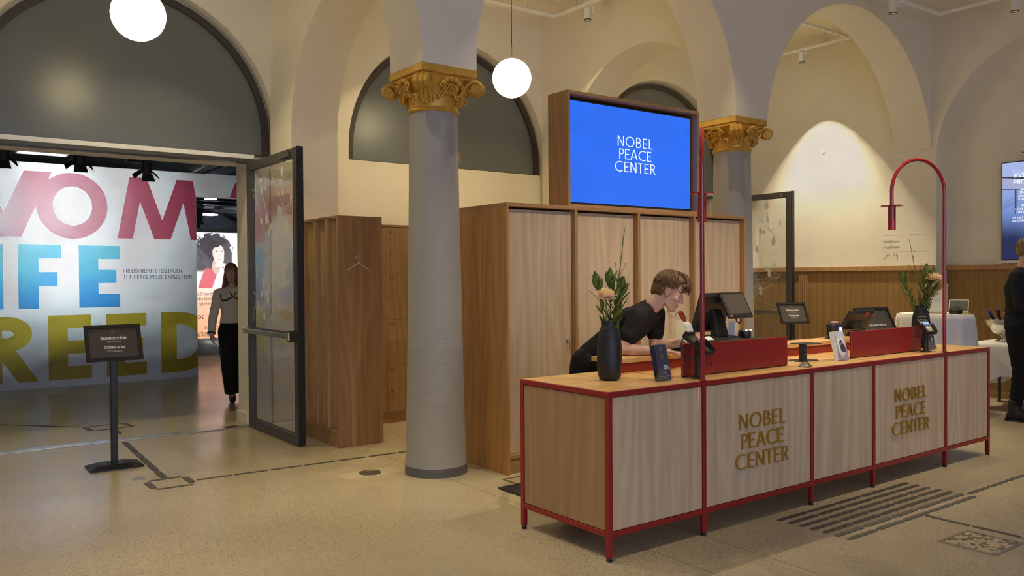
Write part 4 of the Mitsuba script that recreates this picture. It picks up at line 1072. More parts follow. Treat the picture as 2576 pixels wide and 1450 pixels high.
# ------------------------------------------------------------------ payment terminals
def terminal(label, x, y, lit, turn=0.0):
    t = thing('payment_terminal', label, 'payment terminal')
    o = np.array([x, y, 0.0]); h0 = CH + .0016
    add('stand_base', lathe([(0, 0), (.043, 0), (.044, .004), (.042, .009), (.02, .011), (0, .011)], 32, (x, y, h0)), 'black_plastic', t)
    add('stand_pole', lathe([(0, .010), (.020, .010), (.020, .155), (.022, .16), (.022, .185), (.014, .20), (0, .20)], 24, (x, y, h0)), 'black_plastic', t, smooth=40)
    tl = math.radians(32)
    # device frame: U across, V up the face, N out of the face
    U = np.array([math.cos(turn), math.sin(turn), 0]); B = np.array([-math.sin(turn), math.cos(turn), 0])
    V = B * math.cos(tl) + np.array([0, 0, 1.0]) * math.sin(tl); N = np.cross(U, V)
    c = o + np.array([0, 0, h0 + .205])
    P = lambda m: place(m, c, U, V, N)
    add('body', P(hullpts([(sx * a, b, z) for sx in (-1, 1) for a, b, z in ((.036, -.095, -.006), (.036, .085, -.014), (.040, .082, .016), (.040, -.09, .010), (.030, .10, -.020), (.032, .10, .022), (.034, -.10, .002))])), 'black_plastic', t)
    add('display', P(bx(-.030, .030, .005, .072, .0155, .0185, .001)), 'screen_off', t, emit=(.26, .52, .86) if lit else None)
    if lit: add('display_text', place(text('Velkommen', .007, (0, .044, .0187), (1, 0, 0), (0, 1, 0), align='c', depth=.0004), c, U, V, N), 'navy', t)
    for r in range(4):
        for q in range(3):
            add('key', P(bx(-.026 + q * .019, -.012 + q * .019, -.078 + r * .017, -.066 + r * .017, .011, .0145, .001)),
                ('exh_crimson', 'yellow_green', 'leaf_green')[q] if r == 0 else 'white_paint' if lit else 'screen_off', t)
    sh = [hullpts([(s * .043, -.100, .0), (s * .043, .0, .008), (s * .043, -.004, .045), (s * .043, -.098, .036), (s * .040, -.100, .0), (s * .040, 0, .008), (s * .040, -.004, .045), (s * .040, -.098, .036)]) for s in (-1, 1)]
    sh.append(hullpts([(a, -.100 if b else -.104, z) for a in (-.043, .043) for b in (0, 1) for z in (-.002, .024)]))
    add('privacy_shield', P(trimesh.util.concatenate(sh)), 'black_plastic', t)
    add('handle_loop', P(tube([(-.016, -.10, -.004), (-.016, -.128, -.03), (-.015, -.142, -.045), (0, -.150, -.05), (.015, -.142, -.045), (.016, -.128, -.03), (.016, -.10, -.004)], .003, 8)), 'black_plastic', t)
    add('printer_hood', P(hullpts([(s * .037, b, z) for s in (-1, 1) for b, z in ((.075, .012), (.105, .008), (.10, .034), (.082, .034), (.105, -.018))])), 'black_plastic', t)
    add('cable', tube([c + V * .09 - N * .01 - U * .036, c + V * .07 - N * .05 - U * .06, c - N * .10 - U * .055 + V * .02, o + np.array([-.021, 0, h0 + .11])], .004, 8), 'black_plastic', t)
    return c, U, V, N
c, U, V, N = terminal('black card terminal on a pole beside the near red lamp', 3.945, 3.425, False)
rp = []
for i in range(9):
    a = i / 8; rp.append((.088 + .075 * a, .030 + .034 * math.sin(a * 2.3)))
m = trimesh.Trimesh(*[np.array(q) for q in (
    [(s * .027, y, z + d) for d in (0, .0006) for y, z in rp for s in (-1, 1)],
    [f for i in range(8) for f in ((2 * i, 2 * i + 1, 2 * i + 3), (2 * i, 2 * i + 3, 2 * i + 2), (18 + 2 * i, 18 + 2 * i + 3, 18 + 2 * i + 1), (18 + 2 * i, 18 + 2 * i + 2, 18 + 2 * i + 3))])], process=False)
add('receipt_strip', place(m, c, U, V, N), 'white_paper', label='white receipt curling out of the near card terminal', cat='receipt')
terminal('black card terminal with a lit blue display at the far end of the counter', 6.69, 3.425, True, -.62)

# ------------------------------------------------------------------ tills and what lies about them
DZ = 1.0205
cd = thing('cash_drawer', 'flat black cash drawer under the near till', 'cash drawer')
add('case', bx(4.43, 5.25, 3.93, 4.14, DZ, 1.074, .004), 'black_plastic', cd)
add('lid', bx(4.42, 5.265, 3.92, 4.145, 1.0745, 1.084, .003), 'black_plastic', cd)
def slanted(x0, x1, yt, zt, yb, zb, t, c=.006):
    """a board x0-x1 wide from the top edge (yt, zt) to the bottom edge (yb, zb), t thick"""
    V = np.array([0, yt - yb, zt - zb]); L = np.linalg.norm(V); V /= L
    U = np.array([1.0, 0, 0]); N = np.cross(U, V)
    return U, V, N, np.array([(x0 + x1) / 2, (yt + yb) / 2, (zt + zb) / 2]), (x1 - x0), L
def till(label, x0, x1, yt, zt, yb, zb, customer=True, sticker=False):
    t = thing('till', label, 'till')
    U, V, N, c, W, L = slanted(x0, x1, yt, zt, yb, zb, .03)
    P = lambda m: place(m, c, U, V, N)
    # N points towards the customers; the staff screen is on the far side
    add('monitor', P(hullpts([(a * (W / 2 - e), b * (L / 2 - e), z) for a in (-1, 1) for b in (-1, 1) for e, z in ((0, -.012), (0, -.004), (.02, .014))])), 'black_plastic', t)
    key = sheet('staff_screen', c - N * .0125 + U * (W / 2 - .012) - V * (L / 2 - .012), -U * (W - .024), V * (L - .024), 'screen_off', t, emit=(.30, .36, .50))
    bx0, by, bz = (x0 + x1) / 2, (yt + yb) / 2, zb - .035
    b0 = bz if customer else bz
    return t, U, V, N, c, W, L
t, U, V, N, c, W, L = till('black till with a tilted customer display behind the red screen', 4.68, 5.04, 4.03, 1.425, 4.13, 1.135)
add('base', [hullpts([(x, y, z) for x, y, z in ((4.72, 3.96, 1.0842), (5.06, 3.96, 1.0842), (5.06, 4.12, 1.0842), (4.72, 4.12, 1.0842), (4.74, 3.98, 1.105), (5.03, 3.98, 1.105), (5.0, 4.10, 1.118), (4.78, 4.10, 1.118))])], 'black_plastic', t)
add('neck', hullpts([(4.82, 4.0, 1.11), (4.95, 4.0, 1.11), (4.95, 4.06, 1.11), (4.82, 4.06, 1.11), (4.82, 4.05, 1.30), (4.93, 4.05, 1.30), (4.93, 4.08, 1.30), (4.82, 4.08, 1.30)]), 'black_plastic', t)
U2, V2_, N2, c2, W2, L2 = slanted(4.835, 5.105, 4.005, 1.428, 3.905, 1.245, .02)
P2 = lambda m: place(m, c2, U2, V2_, N2)
if N2[1] > 0: P2 = lambda m: place(m, c2, U2, V2_, N2)
cdsp = add('customer_display', P2(hullpts([(a * (W2 / 2 - e), b * (L2 / 2 - e), z) for a in (-1, 1) for b in (-1, 1) for e, z in ((0, -.010), (0, .008), (.006, .011))])), 'black_plastic', t)
add('glass', P2(bx(-W2 / 2 + .018, W2 / 2 - .018, -L2 / 2 + .03, L2 / 2 - .02, .0105, .0116)), 'screen_off', cdsp)
add('sticker', P2(bx(-W2 / 2 + .014, -W2 / 2 + .042, -L2 / 2 + .008, -L2 / 2 + .019, .0105, .0118)), 'petal_pink', cdsp)
mat('petal_pink', (.75, .15, .22), .5)
add('mount', hullpts([(4.92, 4.0, 1.30), (5.0, 4.0, 1.30), (4.92, 4.04, 1.36), (5.0, 4.04, 1.36), (4.90, 3.965, 1.33), (5.02, 3.965, 1.33)]), 'black_plastic', t)
add('cable', tube([(4.95, 3.94, 1.255), (4.96, 3.935, 1.215), (4.985, 3.93, 1.205), (5.01, 3.935, 1.215), (5.02, 3.95, 1.25)], .005, 8), 'black_plastic', t)
t, U, V, N, c, W, L = till('black till with a pink sticker on its back near the far vase', 6.595, 6.985, 4.03, 1.238, 4.135, 1.07)
add('foot', hullpts([(6.66, 3.96, DZ), (6.92, 3.96, DZ), (6.92, 4.12, DZ), (6.66, 4.12, DZ), (6.69, 4.0, 1.05), (6.89, 4.0, 1.05), (6.89, 4.09, 1.07), (6.69, 4.09, 1.07)]), 'black_plastic', t)
add('bracket', place(hullpts([(-.07, -.05, .012), (.07, -.05, .012), (-.05, .02, .012), (.05, .02, .012), (-.05, -.055, .045), (.06, -.055, .045)]), c, U, V, N), 'black_plastic', t)
add('sticker', place(bx(.05, .10, .045, .085, .0125, .0152), c, U, V, N), 'sticker_pink', t)
mat('sticker_pink', (.50, .02, .15), .5)
add('cable', tube([(6.92, 3.98, 1.10), (6.96, 3.94, 1.10), (7.0, 3.93, 1.06), (7.03, 3.95, 1.0205)], .004, 8), 'black_plastic', t)

sc1 = thing('ticket_scanner', 'small black scanner with a green light on the near cash drawer', 'scanner')
add('body', hullpts(np.vstack([lathe([(0, 0), (.045, 0), (.05, .02), (.046, .05), (.03, .062), (0, .064)], 20, (5.17, 4.03, 1.0845)).vertices])), 'black_plastic', sc1, smooth=40)
for q in (-1, 1): add('light', bx(5.17 + q * .022 - .012, 5.17 + q * .022 + .012, 3.988, 4.0, 1.136, 1.146, .002), 'white_paint', sc1, emit=(.55, .9, .35))
sc2 = thing('ticket_scanner', 'black scanner with a lit blue display beside the far till', 'scanner')
add('base', hullpts([(6.24, 3.95, DZ), (6.38, 3.95, DZ), (6.38, 4.06, DZ), (6.24, 4.06, DZ), (6.275, 3.98, 1.045), (6.345, 3.98, 1.045), (6.345, 4.03, 1.045), (6.275, 4.03, 1.045)]), 'black_plastic', sc2)
add('body', bx(6.245, 6.375, 3.965, 4.045, 1.042, 1.158, .018), 'black_plastic', sc2)
add('display_rim', bx(6.312, 6.368, 3.961, 3.966, 1.06, 1.135, .002), 'blue_foil', sc2)
add('display', bx(6.320, 6.360, 3.9595, 3.9612, 1.07, 1.115), 'white_paint', sc2, emit=(.45, .62, .82))
add('status_light', bx(6.28, 6.335, 3.975, 4.02, 1.157, 1.164, .003), 'white_paint', sc2, emit=(1.2, .35, .35))
add('leaflet_stack', [rot(rotz(bx(4.93 + .012 * k, 4.937 + .012 * k, 4.06, 4.13, 1.085, 1.21), .25, (4.95, 4.1, 0)), .14, (0, 1, 0), (4.95, 4.1, 1.085)) for k in range(1)], 'white_paper', label='white leaflet leaning beside the near till neck', cat='leaflet') if False else None
for k in range(4):
    m = rot(rotz(bx(5.075 + .013 * k, 5.084 + .013 * k, 4.075, 4.125, 1.0848, 1.205), .5, (5.1, 4.1, 0)), .16, (0, 1, 0), (5.1, 4.1, 1.0848))
    add('leaflet', m, ('white_paper', 'lilac_paper', 'white_paper', 'lilac_paper')[3 - k], label=('rightmost white leaflet', 'second lilac leaflet', 'third white leaflet', 'leftmost lilac leaflet')[k if k else 0] + ' of the bundle standing behind the near till', cat='leaflet', group='leaflets behind the near till')
add('paper_sheet', rot(bx(4.52, 4.66, 4.135, 4.1375, 1.035, 1.235), -.0, (1, 0, 0)), 'cream_paper', label='pale yellow paper sheet standing behind the near till', cat='paper')
add('paper_pad', [bx(4.28, 4.42, 3.94, 4.12, DZ, DZ + .006)], 'white_paper', label='white paper pad on the raised desk under the hands of the clerk', cat='paper')
add('document_tray', bx(4.12, 4.27, 3.935, 4.02, DZ, 1.052, .003), 'white_paint', label='low pale tray on the raised desk beside the red screen', cat='tray')

gm = thing('gooseneck_microphone', 'microphone with a red windscreen on a thin black gooseneck beside the near till', 'microphone')
g0, g1 = np.array([4.555, 4.02, 1.085]), np.array([4.392, 3.925, 1.240])
add('base', lathe([(0, 0), (.03, 0), (.03, .012), (0, .016)], 20, (4.555, 4.02, 1.0845)), 'black_plastic', gm)
add('gooseneck', tube([g0 + (0, 0, .012), g0 + (0, 0, .05), (4.53, 4.0, 1.155), (4.47, 3.975, 1.190), (4.425, 3.945, 1.217), g1], .0045, 8), 'black_plastic', gm)
dm = np.array([-.074, -.02, .066]); u_, v_, d_ = basis(dm)
add('windscreen', hullpts([g1 + dm * t + (u_ * math.cos(a) * 1.0 + v_ * math.sin(a) * .75) * r for t, r in ((0, .010), (.15, .017), (.55, .021), (.95, .020), (1.0, .016)) for a in np.linspace(0, 6.28, 12)[:-1]]), 'red_lacquer', gm, smooth=40)
add('collar', cyl(g1 - dm * .12, g1 + dm * .03, .008, n=12), 'steel', gm)

pn = thing('counter_pen', 'black pen on a ball chain standing in a silver cone base on the counter', 'pen')
add('cone_base', lathe([(0, 0), (.046, 0), (.047, .004), (.040, .010), (.022, .026), (.012, .034), (0, .034)], 28, (4.995, 3.385, CH + .0016)), 'steel_dark', pn, smooth=30)
add('barrel', lathe([(0, .03), (.006, .03), (.0075, .05), (.0075, .15), (.005, .16), (0, .162)], 14, (4.995, 3.385, CH + .0016)), 'black_plastic', pn)
add('gold_band', lathe([(.0076, .085), (.0082, .087), (.0076, .089)], 14, (4.995, 3.385, CH)), 'brass', pn)
add('ball_chain', [move(trimesh.creation.icosphere(1, .0022), (4.999 + .030 * (k / 15) ** 1.6, 3.380, CH + .155 - .125 * k / 15)) for k in range(16)], 'steel', pn)
pp = thing('pin_pad_stand', 'black angled plate stand for a tablet behind the counter pen', 'stand')
add('base_plate', slab_xy(Polygon([(5.24, 3.57), (5.43, 3.57), (5.47, 3.62), (5.43, 3.72), (5.24, 3.72)]), CH + .0016, CH + .006), 'black_plastic', pp)
add('upright', bx(5.24, 5.30, 3.60, 3.606, CH + .006, 1.055), 'black_matte', pp)
add('top_plate', place(bx(0, .21, -.06, .06, 0, .006, .002), (5.245, 3.63, 1.052), (.995, -.05, -.02), (.05, .995, .0)), 'black_plastic', pp)
add('white_cable', tube([(4.96, 3.60, CH + .004), (5.05, 3.56, CH + .004), (5.2, 3.62, CH + .004), (5.24, 3.75, CH + .006)], .003, 6), 'white_paint', label='thin white cable lying on the counter near the pen', cat='cable')

# ------------------------------------------------------------------ cloth covered tables at the right
def cloth_round(cx, cy, r, h, drop, flare=.10, folds=13, seed=0):
    R = np.random.default_rng(seed); n, m = 156, 22
    ph = R.uniform(0, 6.28, 4)
    V, F = [(cx, cy, h)], []
    for j in range(1, 9):
        for i in range(n): a = 2 * math.pi * i / n; V.append((cx + r * j / 8 * math.cos(a), cy + r * j / 8 * math.sin(a), h - (.006 if j == 8 else 0)))
    for j in range(1, m + 1):
        t = j / m
        for i in range(n):
            a = 2 * math.pi * i / n
            w = .55 * math.sin(folds * a + ph[0]) + .3 * math.sin((folds * 2 - 5) * a + ph[1]) + .25 * math.sin(5 * a + ph[2])
            rr = r + .012 + flare * t + w * .062 * t ** .7
            V.append((cx + rr * math.cos(a), cy + rr * math.sin(a), h - .012 - t * drop + .01 * math.sin(7 * a + ph[3]) * t))
    rows = 8 + m
    for i in range(n): F.append((0, 1 + i, 1 + (i + 1) % n))
    for j in range(rows - 1):
        for i in range(n):
            a, b = 1 + j * n + i, 1 + j * n + (i + 1) % n
            F += [(a, a + n, b + n), (a, b + n, b)]
    return trimesh.Trimesh(np.array(V), np.array(F), process=False)
tb = thing('standing_table', 'tall round standing table under a white cloth at the right', 'table')
TCX, TCY, TH = 9.50, 4.76, 1.112
add('tabletop', lathe([(0, 0), (.385, 0), (.385, .022), (0, .022)], 48, (TCX, TCY, TH - .024)), 'black_plastic', tb)
add('column', cyl((TCX, TCY, .03), (TCX, TCY, TH - .024), .035), 'steel_dark', tb)
add('foot_plate', lathe([(0, 0), (.26, 0), (.25, .02), (.04, .03), (0, .03)], 40, (TCX, TCY, 0)), 'steel_dark', tb)
add('tablecloth', cloth_round(TCX, TCY, .39, TH + .002, .98, .045, 12, 3), 'cloth_white', smooth=True, label='white cloth draped over the tall round table', cat='tablecloth')
# lower table with a square cloth
def cloth_rect(x0, x1, y0, y1, h, drop, seed=0):
    R = np.random.default_rng(seed)
    per = []
    n = 40
    c = [(x0, y0), (x1, y0), (x1, y1), (x0, y1)]
    for k in range(4):
        a, b = np.array(c[k]), np.array(c[(k + 1) % 4])
        for i in range(n): per.append(a + (b - a) * i / n)
    per = np.array(per); N = len(per); ctr = per.mean(0)
    V, F = [(ctr[0], ctr[1], h)], []
    for s in (.5, 1.0):
        for p in per: V.append((*(ctr + (p - ctr) * s), h))
    s_ = np.arange(N); m = 16
    corner = np.minimum(s_ % n, n - s_ % n) / n * 2
    for j in range(1, m + 1):
        t = j / m
        for i, p in enumerate(per):
            nrm = np.array([[0, -1], [1, 0], [0, 1], [-1, 0]][i // n], float)
            if i % n == 0: nrm = nrm + np.array([[-1, 0], [0, -1], [1, 0], [0, 1]][i // n], float)
            w = math.sin(i * .55) * .5 + math.sin(i * .23 + 1) * .5
            cf = max(0, 1 - corner[i] * 2.2)
            d = .01 + t * (.034 + .040 * w) + cf * t * .06
            V.append((*(p + nrm * d), h - t * (drop + cf * .20) + (-.004 if j == 1 else 0)))
    for i in range(N): F.append((0, 1 + i, 1 + (i + 1) % N))
    for j in range(m + 1):
        for i in range(N):
            a, b = 1 + j * N + i, 1 + j * N + (i + 1) % N
            F += [(a, a + N, b + N), (a, b + N, b)]
    return trimesh.Trimesh(np.array(V), np.array(F), process=False)
t2 = thing('buffet_table', 'low table under a white cloth at the right edge, carrying a chrome bowl', 'table')
add('tabletop', bx(10.06, 10.78, 2.9, 4.66, .735, .757), 'oak_warm', t2)
for x in (10.10, 10.74):
    for y in (2.95, 4.60): add('leg', cyl((x, y, 0), (x, y, .735), .018, n=12), 'black_plastic', t2)
add('tablecloth', cloth_rect(10.05, 10.79, 2.89, 4.67, .7595, .36, 5), 'cloth_white', smooth=True, label='white cloth hanging over the low buffet table', cat='tablecloth')
cb = thing('punch_bowl', 'footed chrome bowl holding bottles on the low buffet table', 'bowl')
BX, BY, BZ = 10.42, 4.40, .762
add('bowl', lathe([(0, .075), (.05, .078), (.12, .10), (.18, .15), (.215, .21), (.232, .265), (.238, .268), (.228, .262), (.205, .205), (.165, .145), (.10, .10), (0, .088)], 56, (BX, BY, BZ)), 'chrome', cb, smooth=40)
add('foot', lathe([(0, 0), (.105, 0), (.110, .008), (.085, .022), (.045, .035), (.035, .055), (.05, .076), (0, .076)], 48, (BX, BY, BZ)), 'chrome', cb, smooth=40)
for i, (a, t, mt, lab) in enumerate(((2.2, .55, 'blue_foil', 'blue capped bottle leaning over the left rim of the chrome bowl'), (2.9, .35, 'purple_foil', 'purple capped bottle in the chrome bowl'), (3.5, .28, 'orange_foil', 'orange capped bottle standing out of the chrome bowl'), (4.2, .5, 'purple_foil', 'second purple capped bottle, nearest the dark shirted man'))):
    d = np.array([math.cos(a) * t, math.sin(a) * t, 1.0]); d /= np.linalg.norm(d)
    o = np.array([BX, BY, BZ + .10]) + np.array([math.cos(a), math.sin(a), 0]) * .03 * (1 if i != 2 else 2)
    b = thing('bottle', lab, 'bottle', 'bottles in the chrome bowl')
    Lb = .27 if i != 2 else .24
    add('glass', lathe([(0, 0), (.034, 0), (.036, .05), (.036, .45), (.016, .68), (.014, .9), (0, .9)], 20, o, o + d * Lb), 'vase_black', b, smooth=40)
    add('cap', lathe([(0, .84), (.017, .84), (.019, .90), (.020, 1.04), (.017, 1.08), (0, 1.09)], 18, o, o + d * Lb), mt, b, smooth=40)
mf = thing('menu_frame', 'pale wooden frame with a printed price list on the tall round table', 'picture frame')
tl = math.radians(12); U = np.array([.25, -.968, 0]); U /= np.linalg.norm(U); Bk = np.array([-U[1], U[0], 0]); V = np.array([0, 0, 1]) * math.cos(tl) + Bk * math.sin(tl)
o = np.array([9.38, 4.70, TH + .005])
add('frame', slab(sbox(-.125, 0, .125, .34).difference(sbox(-.108, .016, .108, .324)), .016, o, U, V), 'oak_pale', mf)
add('sheet', slab(sbox(-.110, .014, .110, .326), .005, o, U, V), 'white_paper', mf)
add('back_strut', slab(sbox(-.02, 0, .02, .24), .006, o + Bk * .10, U, V - Bk * .45), 'oak_warm', mf)
No = np.cross(U, V); q = o + No * .0053
for i, (s, z, hh) in enumerate((('Lett servering', .268, .018), ('Mineralvann  35', .226, .009), ('Eplemost  45', .208, .009), ('Kaffe  35', .19, .009), ('Alkoholfritt  60', .15, .009), ('Kake  55', .132, .009))):
    add('print', text(s, hh, q + V * z, U, V, align='c', depth=.0005), 'print_black', mf)
tp = thing('tablet_stand', 'small grey tablet till leaning on the tall round table', 'tablet')
U = np.array([.35, -.937, 0]); Bk = np.array([.937, .35, 0]); V = np.array([0, 0, 1]) * .86 + Bk * .5; V /= np.linalg.norm(V)
add('body', slab(sbox(-.10, 0, .10, .16), .01, (9.60, 4.545, TH + .012), U, V), 'white_paint', tp)
add('panel', slab(sbox(-.092, .012, .092, .15), .0115, (9.60, 4.545, TH + .012), U, V), 'steel_dark', tp)
add('foot', slab(sbox(-.08, 0, .08, .13), .008, (9.60, 4.545, TH + .003), U, Bk), 'white_paint', tp)
cr = thing('card_reader', 'small black receipt printer near the edge of the tall round table', 'card reader')
add('body', rotz(bx(9.42, 9.51, 4.46, 4.57, TH + .004, TH + .045, .006), -.3, (9.46, 4.5, 0)), 'black_plastic', cr)
add('cover', rotz(hullpts([(9.42, 4.46, TH + .045), (9.51, 4.46, TH + .045), (9.42, 4.57, TH + .045), (9.51, 4.57, TH + .045), (9.43, 4.49, TH + .085), (9.50, 4.49, TH + .085), (9.43, 4.56, TH + .08), (9.50, 4.56, TH + .08)]), -.3, (9.46, 4.5, 0)), 'steel_dark', cr)
add('sticky_notes', bx(9.53, 9.58, 4.405, 4.45, TH + .004, TH + .018), 'yellow_green', label='small yellow green note block at the edge of the tall round table', cat='note block')

# ------------------------------------------------------------------ right wall: screen, sign lettering, fittings
es = thing('event_screen', 'upright lit event screen on the right wall above the dark shirted man', 'screen')
EX = 11.18 - .05
EY1, EY0, EZ0, EZ1 = 4.745, 4.02, 1.725, 2.945
add('casing', bx(EX, 11.178, EY0, EY1, EZ0, EZ1, .004), 'black_plastic', es)
def _event(p, n, uv):
    y, z = (EY1 - p.y), p.z
    c = mix((.16, .26, .62), (.36, .46, .80), smoothstep(2.2, 2.9, z))
    c = mix(c, (.012, .022, .085), smoothstep(2.35, 1.95, z + .25 * y - .05 + .08 * (fbm(y * 7, z * 4, 0., octaves=2) - .5)))
    beam = smoothstep(.012, .006, dr.abs(z - 2.76 + .12 * y))
    band = smoothstep(.07, .06, dr.abs(z - 2.69 + .10 * y))
    c = mix(c, (.40, .40, .56), band * .6)
    c = mix(c, (.02, .02, .05), beam)
    c = mix(c, (.02, .03, .08), smoothstep(.008, .004, dr.abs(z - 2.61 + .10 * y)) * .9)
    c = mix(c, (.03, .04, .12), smoothstep(.012, .008, dr.abs(y - .165)) * dr.select((z < 2.6) & (z > 2.3), 1., 0.))
    streak = smoothstep(.03, .0, dr.abs(z - 2.40 - .55 * (y - .08))) * .4 + smoothstep(.03, .0, dr.abs(z - 2.47 - .6 * (y - .1))) * .25
    c = mix(c, (.08, .13, .34), streak * dr.select(y < .25, 1., 0.))
    return c
sheet('picture', (EX - .0005, EY1 - .012, EZ0 + .012), (0, -(EY1 - EY0) + .024, 0), (0, 0, EZ1 - EZ0 - .024), 'screen_black', es, emit=mikit.proc(_event))
EU, EV = (0, -1, 0), (0, 0, 1)
for s, dy, z, h, bold in (('Manifest', .115, 2.80, .050, False), ('KVINNER', .145, 2.745, .050, True), ('PROTESTER', .135, 2.665, .050, True), ('April', .215, 2.585, .026, True), ('18.00', .205, 2.545, .026, True), ('General', .195, 2.50, .026, True), ('Kreativ', .197, 2.465, .026, True),
                          ('Oktober', .222, 2.385, .026, True), ('17.15 | Nobel', .155, 2.34, .026, True), ('– fra scenen', .165, 2.305, .026, True), ('19.15 | Nobel', .125, 2.235, .026, True), ('og protest', .122, 2.20, .026, True)):
    m = text(s, h, (EX - .0010, EY1 - dy, z), EU, EV, bold=bold, depth=.0003)
    add('print', m, 'screen_black', es, emit=(.95, 1.0, 1.05) if bold else (.5, .58, .9))
add('screen_ledge', bx(11.10, 11.178, EY0, EY1 + .03, 1.69, 1.722, .003), 'white_paint', label='narrow white ledge under the event screen', cat='ledge')
add('wall_disc', lathe([(0, 0), (.032, 0), (.034, .006), (.028, .012), (0, .013)], 28, (XF, 7.04, 3.35), (XF - 1, 7.04, 3.35)), 'white_paint', label='small white round sensor in the lit patch of the right wall', cat='sensor')
cm = thing('wall_camera', 'white round wall device above the event screen at the right edge', 'camera')
add('body', lathe([(0, 0), (.055, 0), (.06, .012), (.05, .035), (.02, .05), (0, .052)], 28, (11.18, 4.49, 3.06), (10.18, 4.49, 3.06)), 'white_paint', cm, smooth=30)
add('lens', lathe([(0, .045), (.012, .047), (.010, .056), (0, .057)], 16, (11.18, 4.50, 3.045), (10.18, 4.50, 3.045)), 'black_plastic', cm)

ws_ = thing('wall_sign', 'black lettering and icons pointing to the exhibitions on the right wall', 'wall lettering')
WU, WV = (0, -1, 0), (0, 0, 1); wx = XF - .0005
def wt(s, y, z, h, sl=0.0): add('print', text(s, h, (wx, y, z), WU, WV, slant=sl, depth=.0006), 'print_black', ws_)
wt('Utstillinger', 6.14, 1.990, .033); wt('Exhibitions', 6.14, 1.915, .033, .2)
for z in (2.085, 1.862): add('rule', bx(XF - .001, XF - .0003, 5.52, 6.14, z - .0012, z + .0012), 'print_black', ws_)
def icon(lines, oy, oz, s, w=.004):
    g = unary_union([LineString([(x * s, z * s) for x, z in l]).buffer(w / 2) for l in lines])
    add('icon', slab(g, .0006, (wx, oy, oz), WU, WV), 'print_black', ws_)
icon([[(0, .1), (.25, .1), (.8, .75), (1, .75), (1.05, .85), (1, .95), (.72, .95), (.2, .3), (0, .3), (-.05, .2), (0, .1)], [(.2, .55), (.2, .62)], [(.4, .72), (.4, .79)], [(.6, .9), (.6, .97)]], 6.13, 1.755, .085)
icon([[(0, 0), (.8, 0), (.8, .7), (0, .7), (0, 0)], [(.2, .32), (.22, .38)], [(.4, .32), (.42, .38)], [(.6, .32), (.62, .38)], [(.28, .82), (.28, 1.05), (.2, .95)], [(.52, 1.05), (.52, .82), (.6, .92)]], 6.00, 1.755, .085)
add('fluted_panel', [bx(XF - .10, XF - .05, 7.28 + .03 * k, 7.30 + .03 * k, .0, 1.56) for k in range(4)] + [bx(XF - .052, XF - .046, 7.27, 7.41, 0, 1.57)], 'oak_brown', label='narrow fluted oak strip beside the far glass door', cat='wood panel')
# ceiling hatches
add('ceiling_hatch', bx(6.2, 6.6, 7.55, 7.95, CZ - .02, CZ - .0005, .003), 'ceiling_paint', label='flat square access hatch in the ceiling above the middle bay', cat='ceiling hatch')
# ------------------------------------------------------------------ people
MF = m3.Manifold
def A(*v): return np.array(v, float)
def nrm(v): v = np.asarray(v, float); return v / np.linalg.norm(v)
def ball(c, r, n=14): return MF.sphere(r, n).translate(tuple(float(q) for q in c))
def bone(p0, r0, p1, r1, n=14): return MF.batch_hull([ball(p0, r0, n), ball(p1, r1, n)])
def chain(*pr):
    return [bone(pr[i][0], pr[i][1], pr[i + 1][0], pr[i + 1][1]) for i in range(len(pr) - 1)]
def ell(c, rad, ax=None, n=20):
    """ellipsoid; ax = three unit axes as rows"""
    ax = np.eye(3) if ax is None else np.asarray(ax, float)
    M = np.hstack([(ax * np.asarray(rad, float)[:, None]).T, np.asarray(c, float)[:, None]])
    return MF.sphere(1.0, n).transform(M)
def hull(*ms): return MF.batch_hull(list(ms))
def fuse(parts, edge=.010, it=8, lam=.5):
    M = MF.batch_boolean(parts, m3.OpType.Add).refine_to_length(edge)
    m = tm(M)
    m = trimesh.Trimesh(m.vertices, m.faces, process=True)
    trimesh.smoothing.filter_taubin(m, lamb=lam, nu=.53, iterations=it)
    return m
def wrinkle(m, amp, fr, seed=0):
    n = m.vertex_normals
    d = meshkit.fbm(np.asarray(m.vertices) * fr, 3, seed) - .5
    m.vertices = m.vertices + n * (d * 2 * amp)[:, None]
    return m
def frame(fwd, up):
    f = nrm(fwd); l = nrm(np.cross(up, f)); u = np.cross(f, l)
    return np.stack([f, l, u])           # rows: forward, left, up
def hand(w, d, pn, right, curl=.45, s=1.0, spread=.0):
    """palm, four fingers of different lengths and a thumb that leaves the side of the palm"""
    d = nrm(d); pn = nrm(pn - d * (np.asarray(pn) @ d)); t = np.cross(d, pn) * (1 if right else -1)
    w = np.asarray(w, float)
    kn = [w + d * s * a + t * s * b for a, b in ((.090, .033), (.094, .011), (.090, -.011), (.083, -.031))]
    out = [hull(ball(w + t * .018 * s, .019 * s), ball(w - t * .018 * s, .019 * s), *[ball(k, .0125 * s) for k in kn]), ball(w, .024 * s)]
    for i, (k, L) in enumerate(zip(kn, (.070, .078, .072, .056))):
        p, r, a = k, .0098 * s, curl * (.5 + .12 * i)
        dd = d + t * spread * (1.5 - i) * .1
        for j, fl in enumerate((.46, .31, .23)):
            q = nrm(dd * math.cos(a) + pn * math.sin(a))
            p2 = p + q * L * fl * s; r2 = r * .9
            out.append(bone(p, r, p2, r2, 10)); p, r = p2, r2; a += curl * .8
    p, r = w + d * .022 * s + t * .028 * s, .0145 * s
    for dv, L in ((d * .62 + t * .70 + pn * .25, .042), (d * .85 + t * .38 + pn * .30, .032), (d * .9 + t * .12 + pn * (.3 + curl * .3), .026)):
        p2 = p + nrm(dv) * L * s; out.append(bone(p, r, p2, r * .88, 10)); p, r = p2, r * .88
    return out
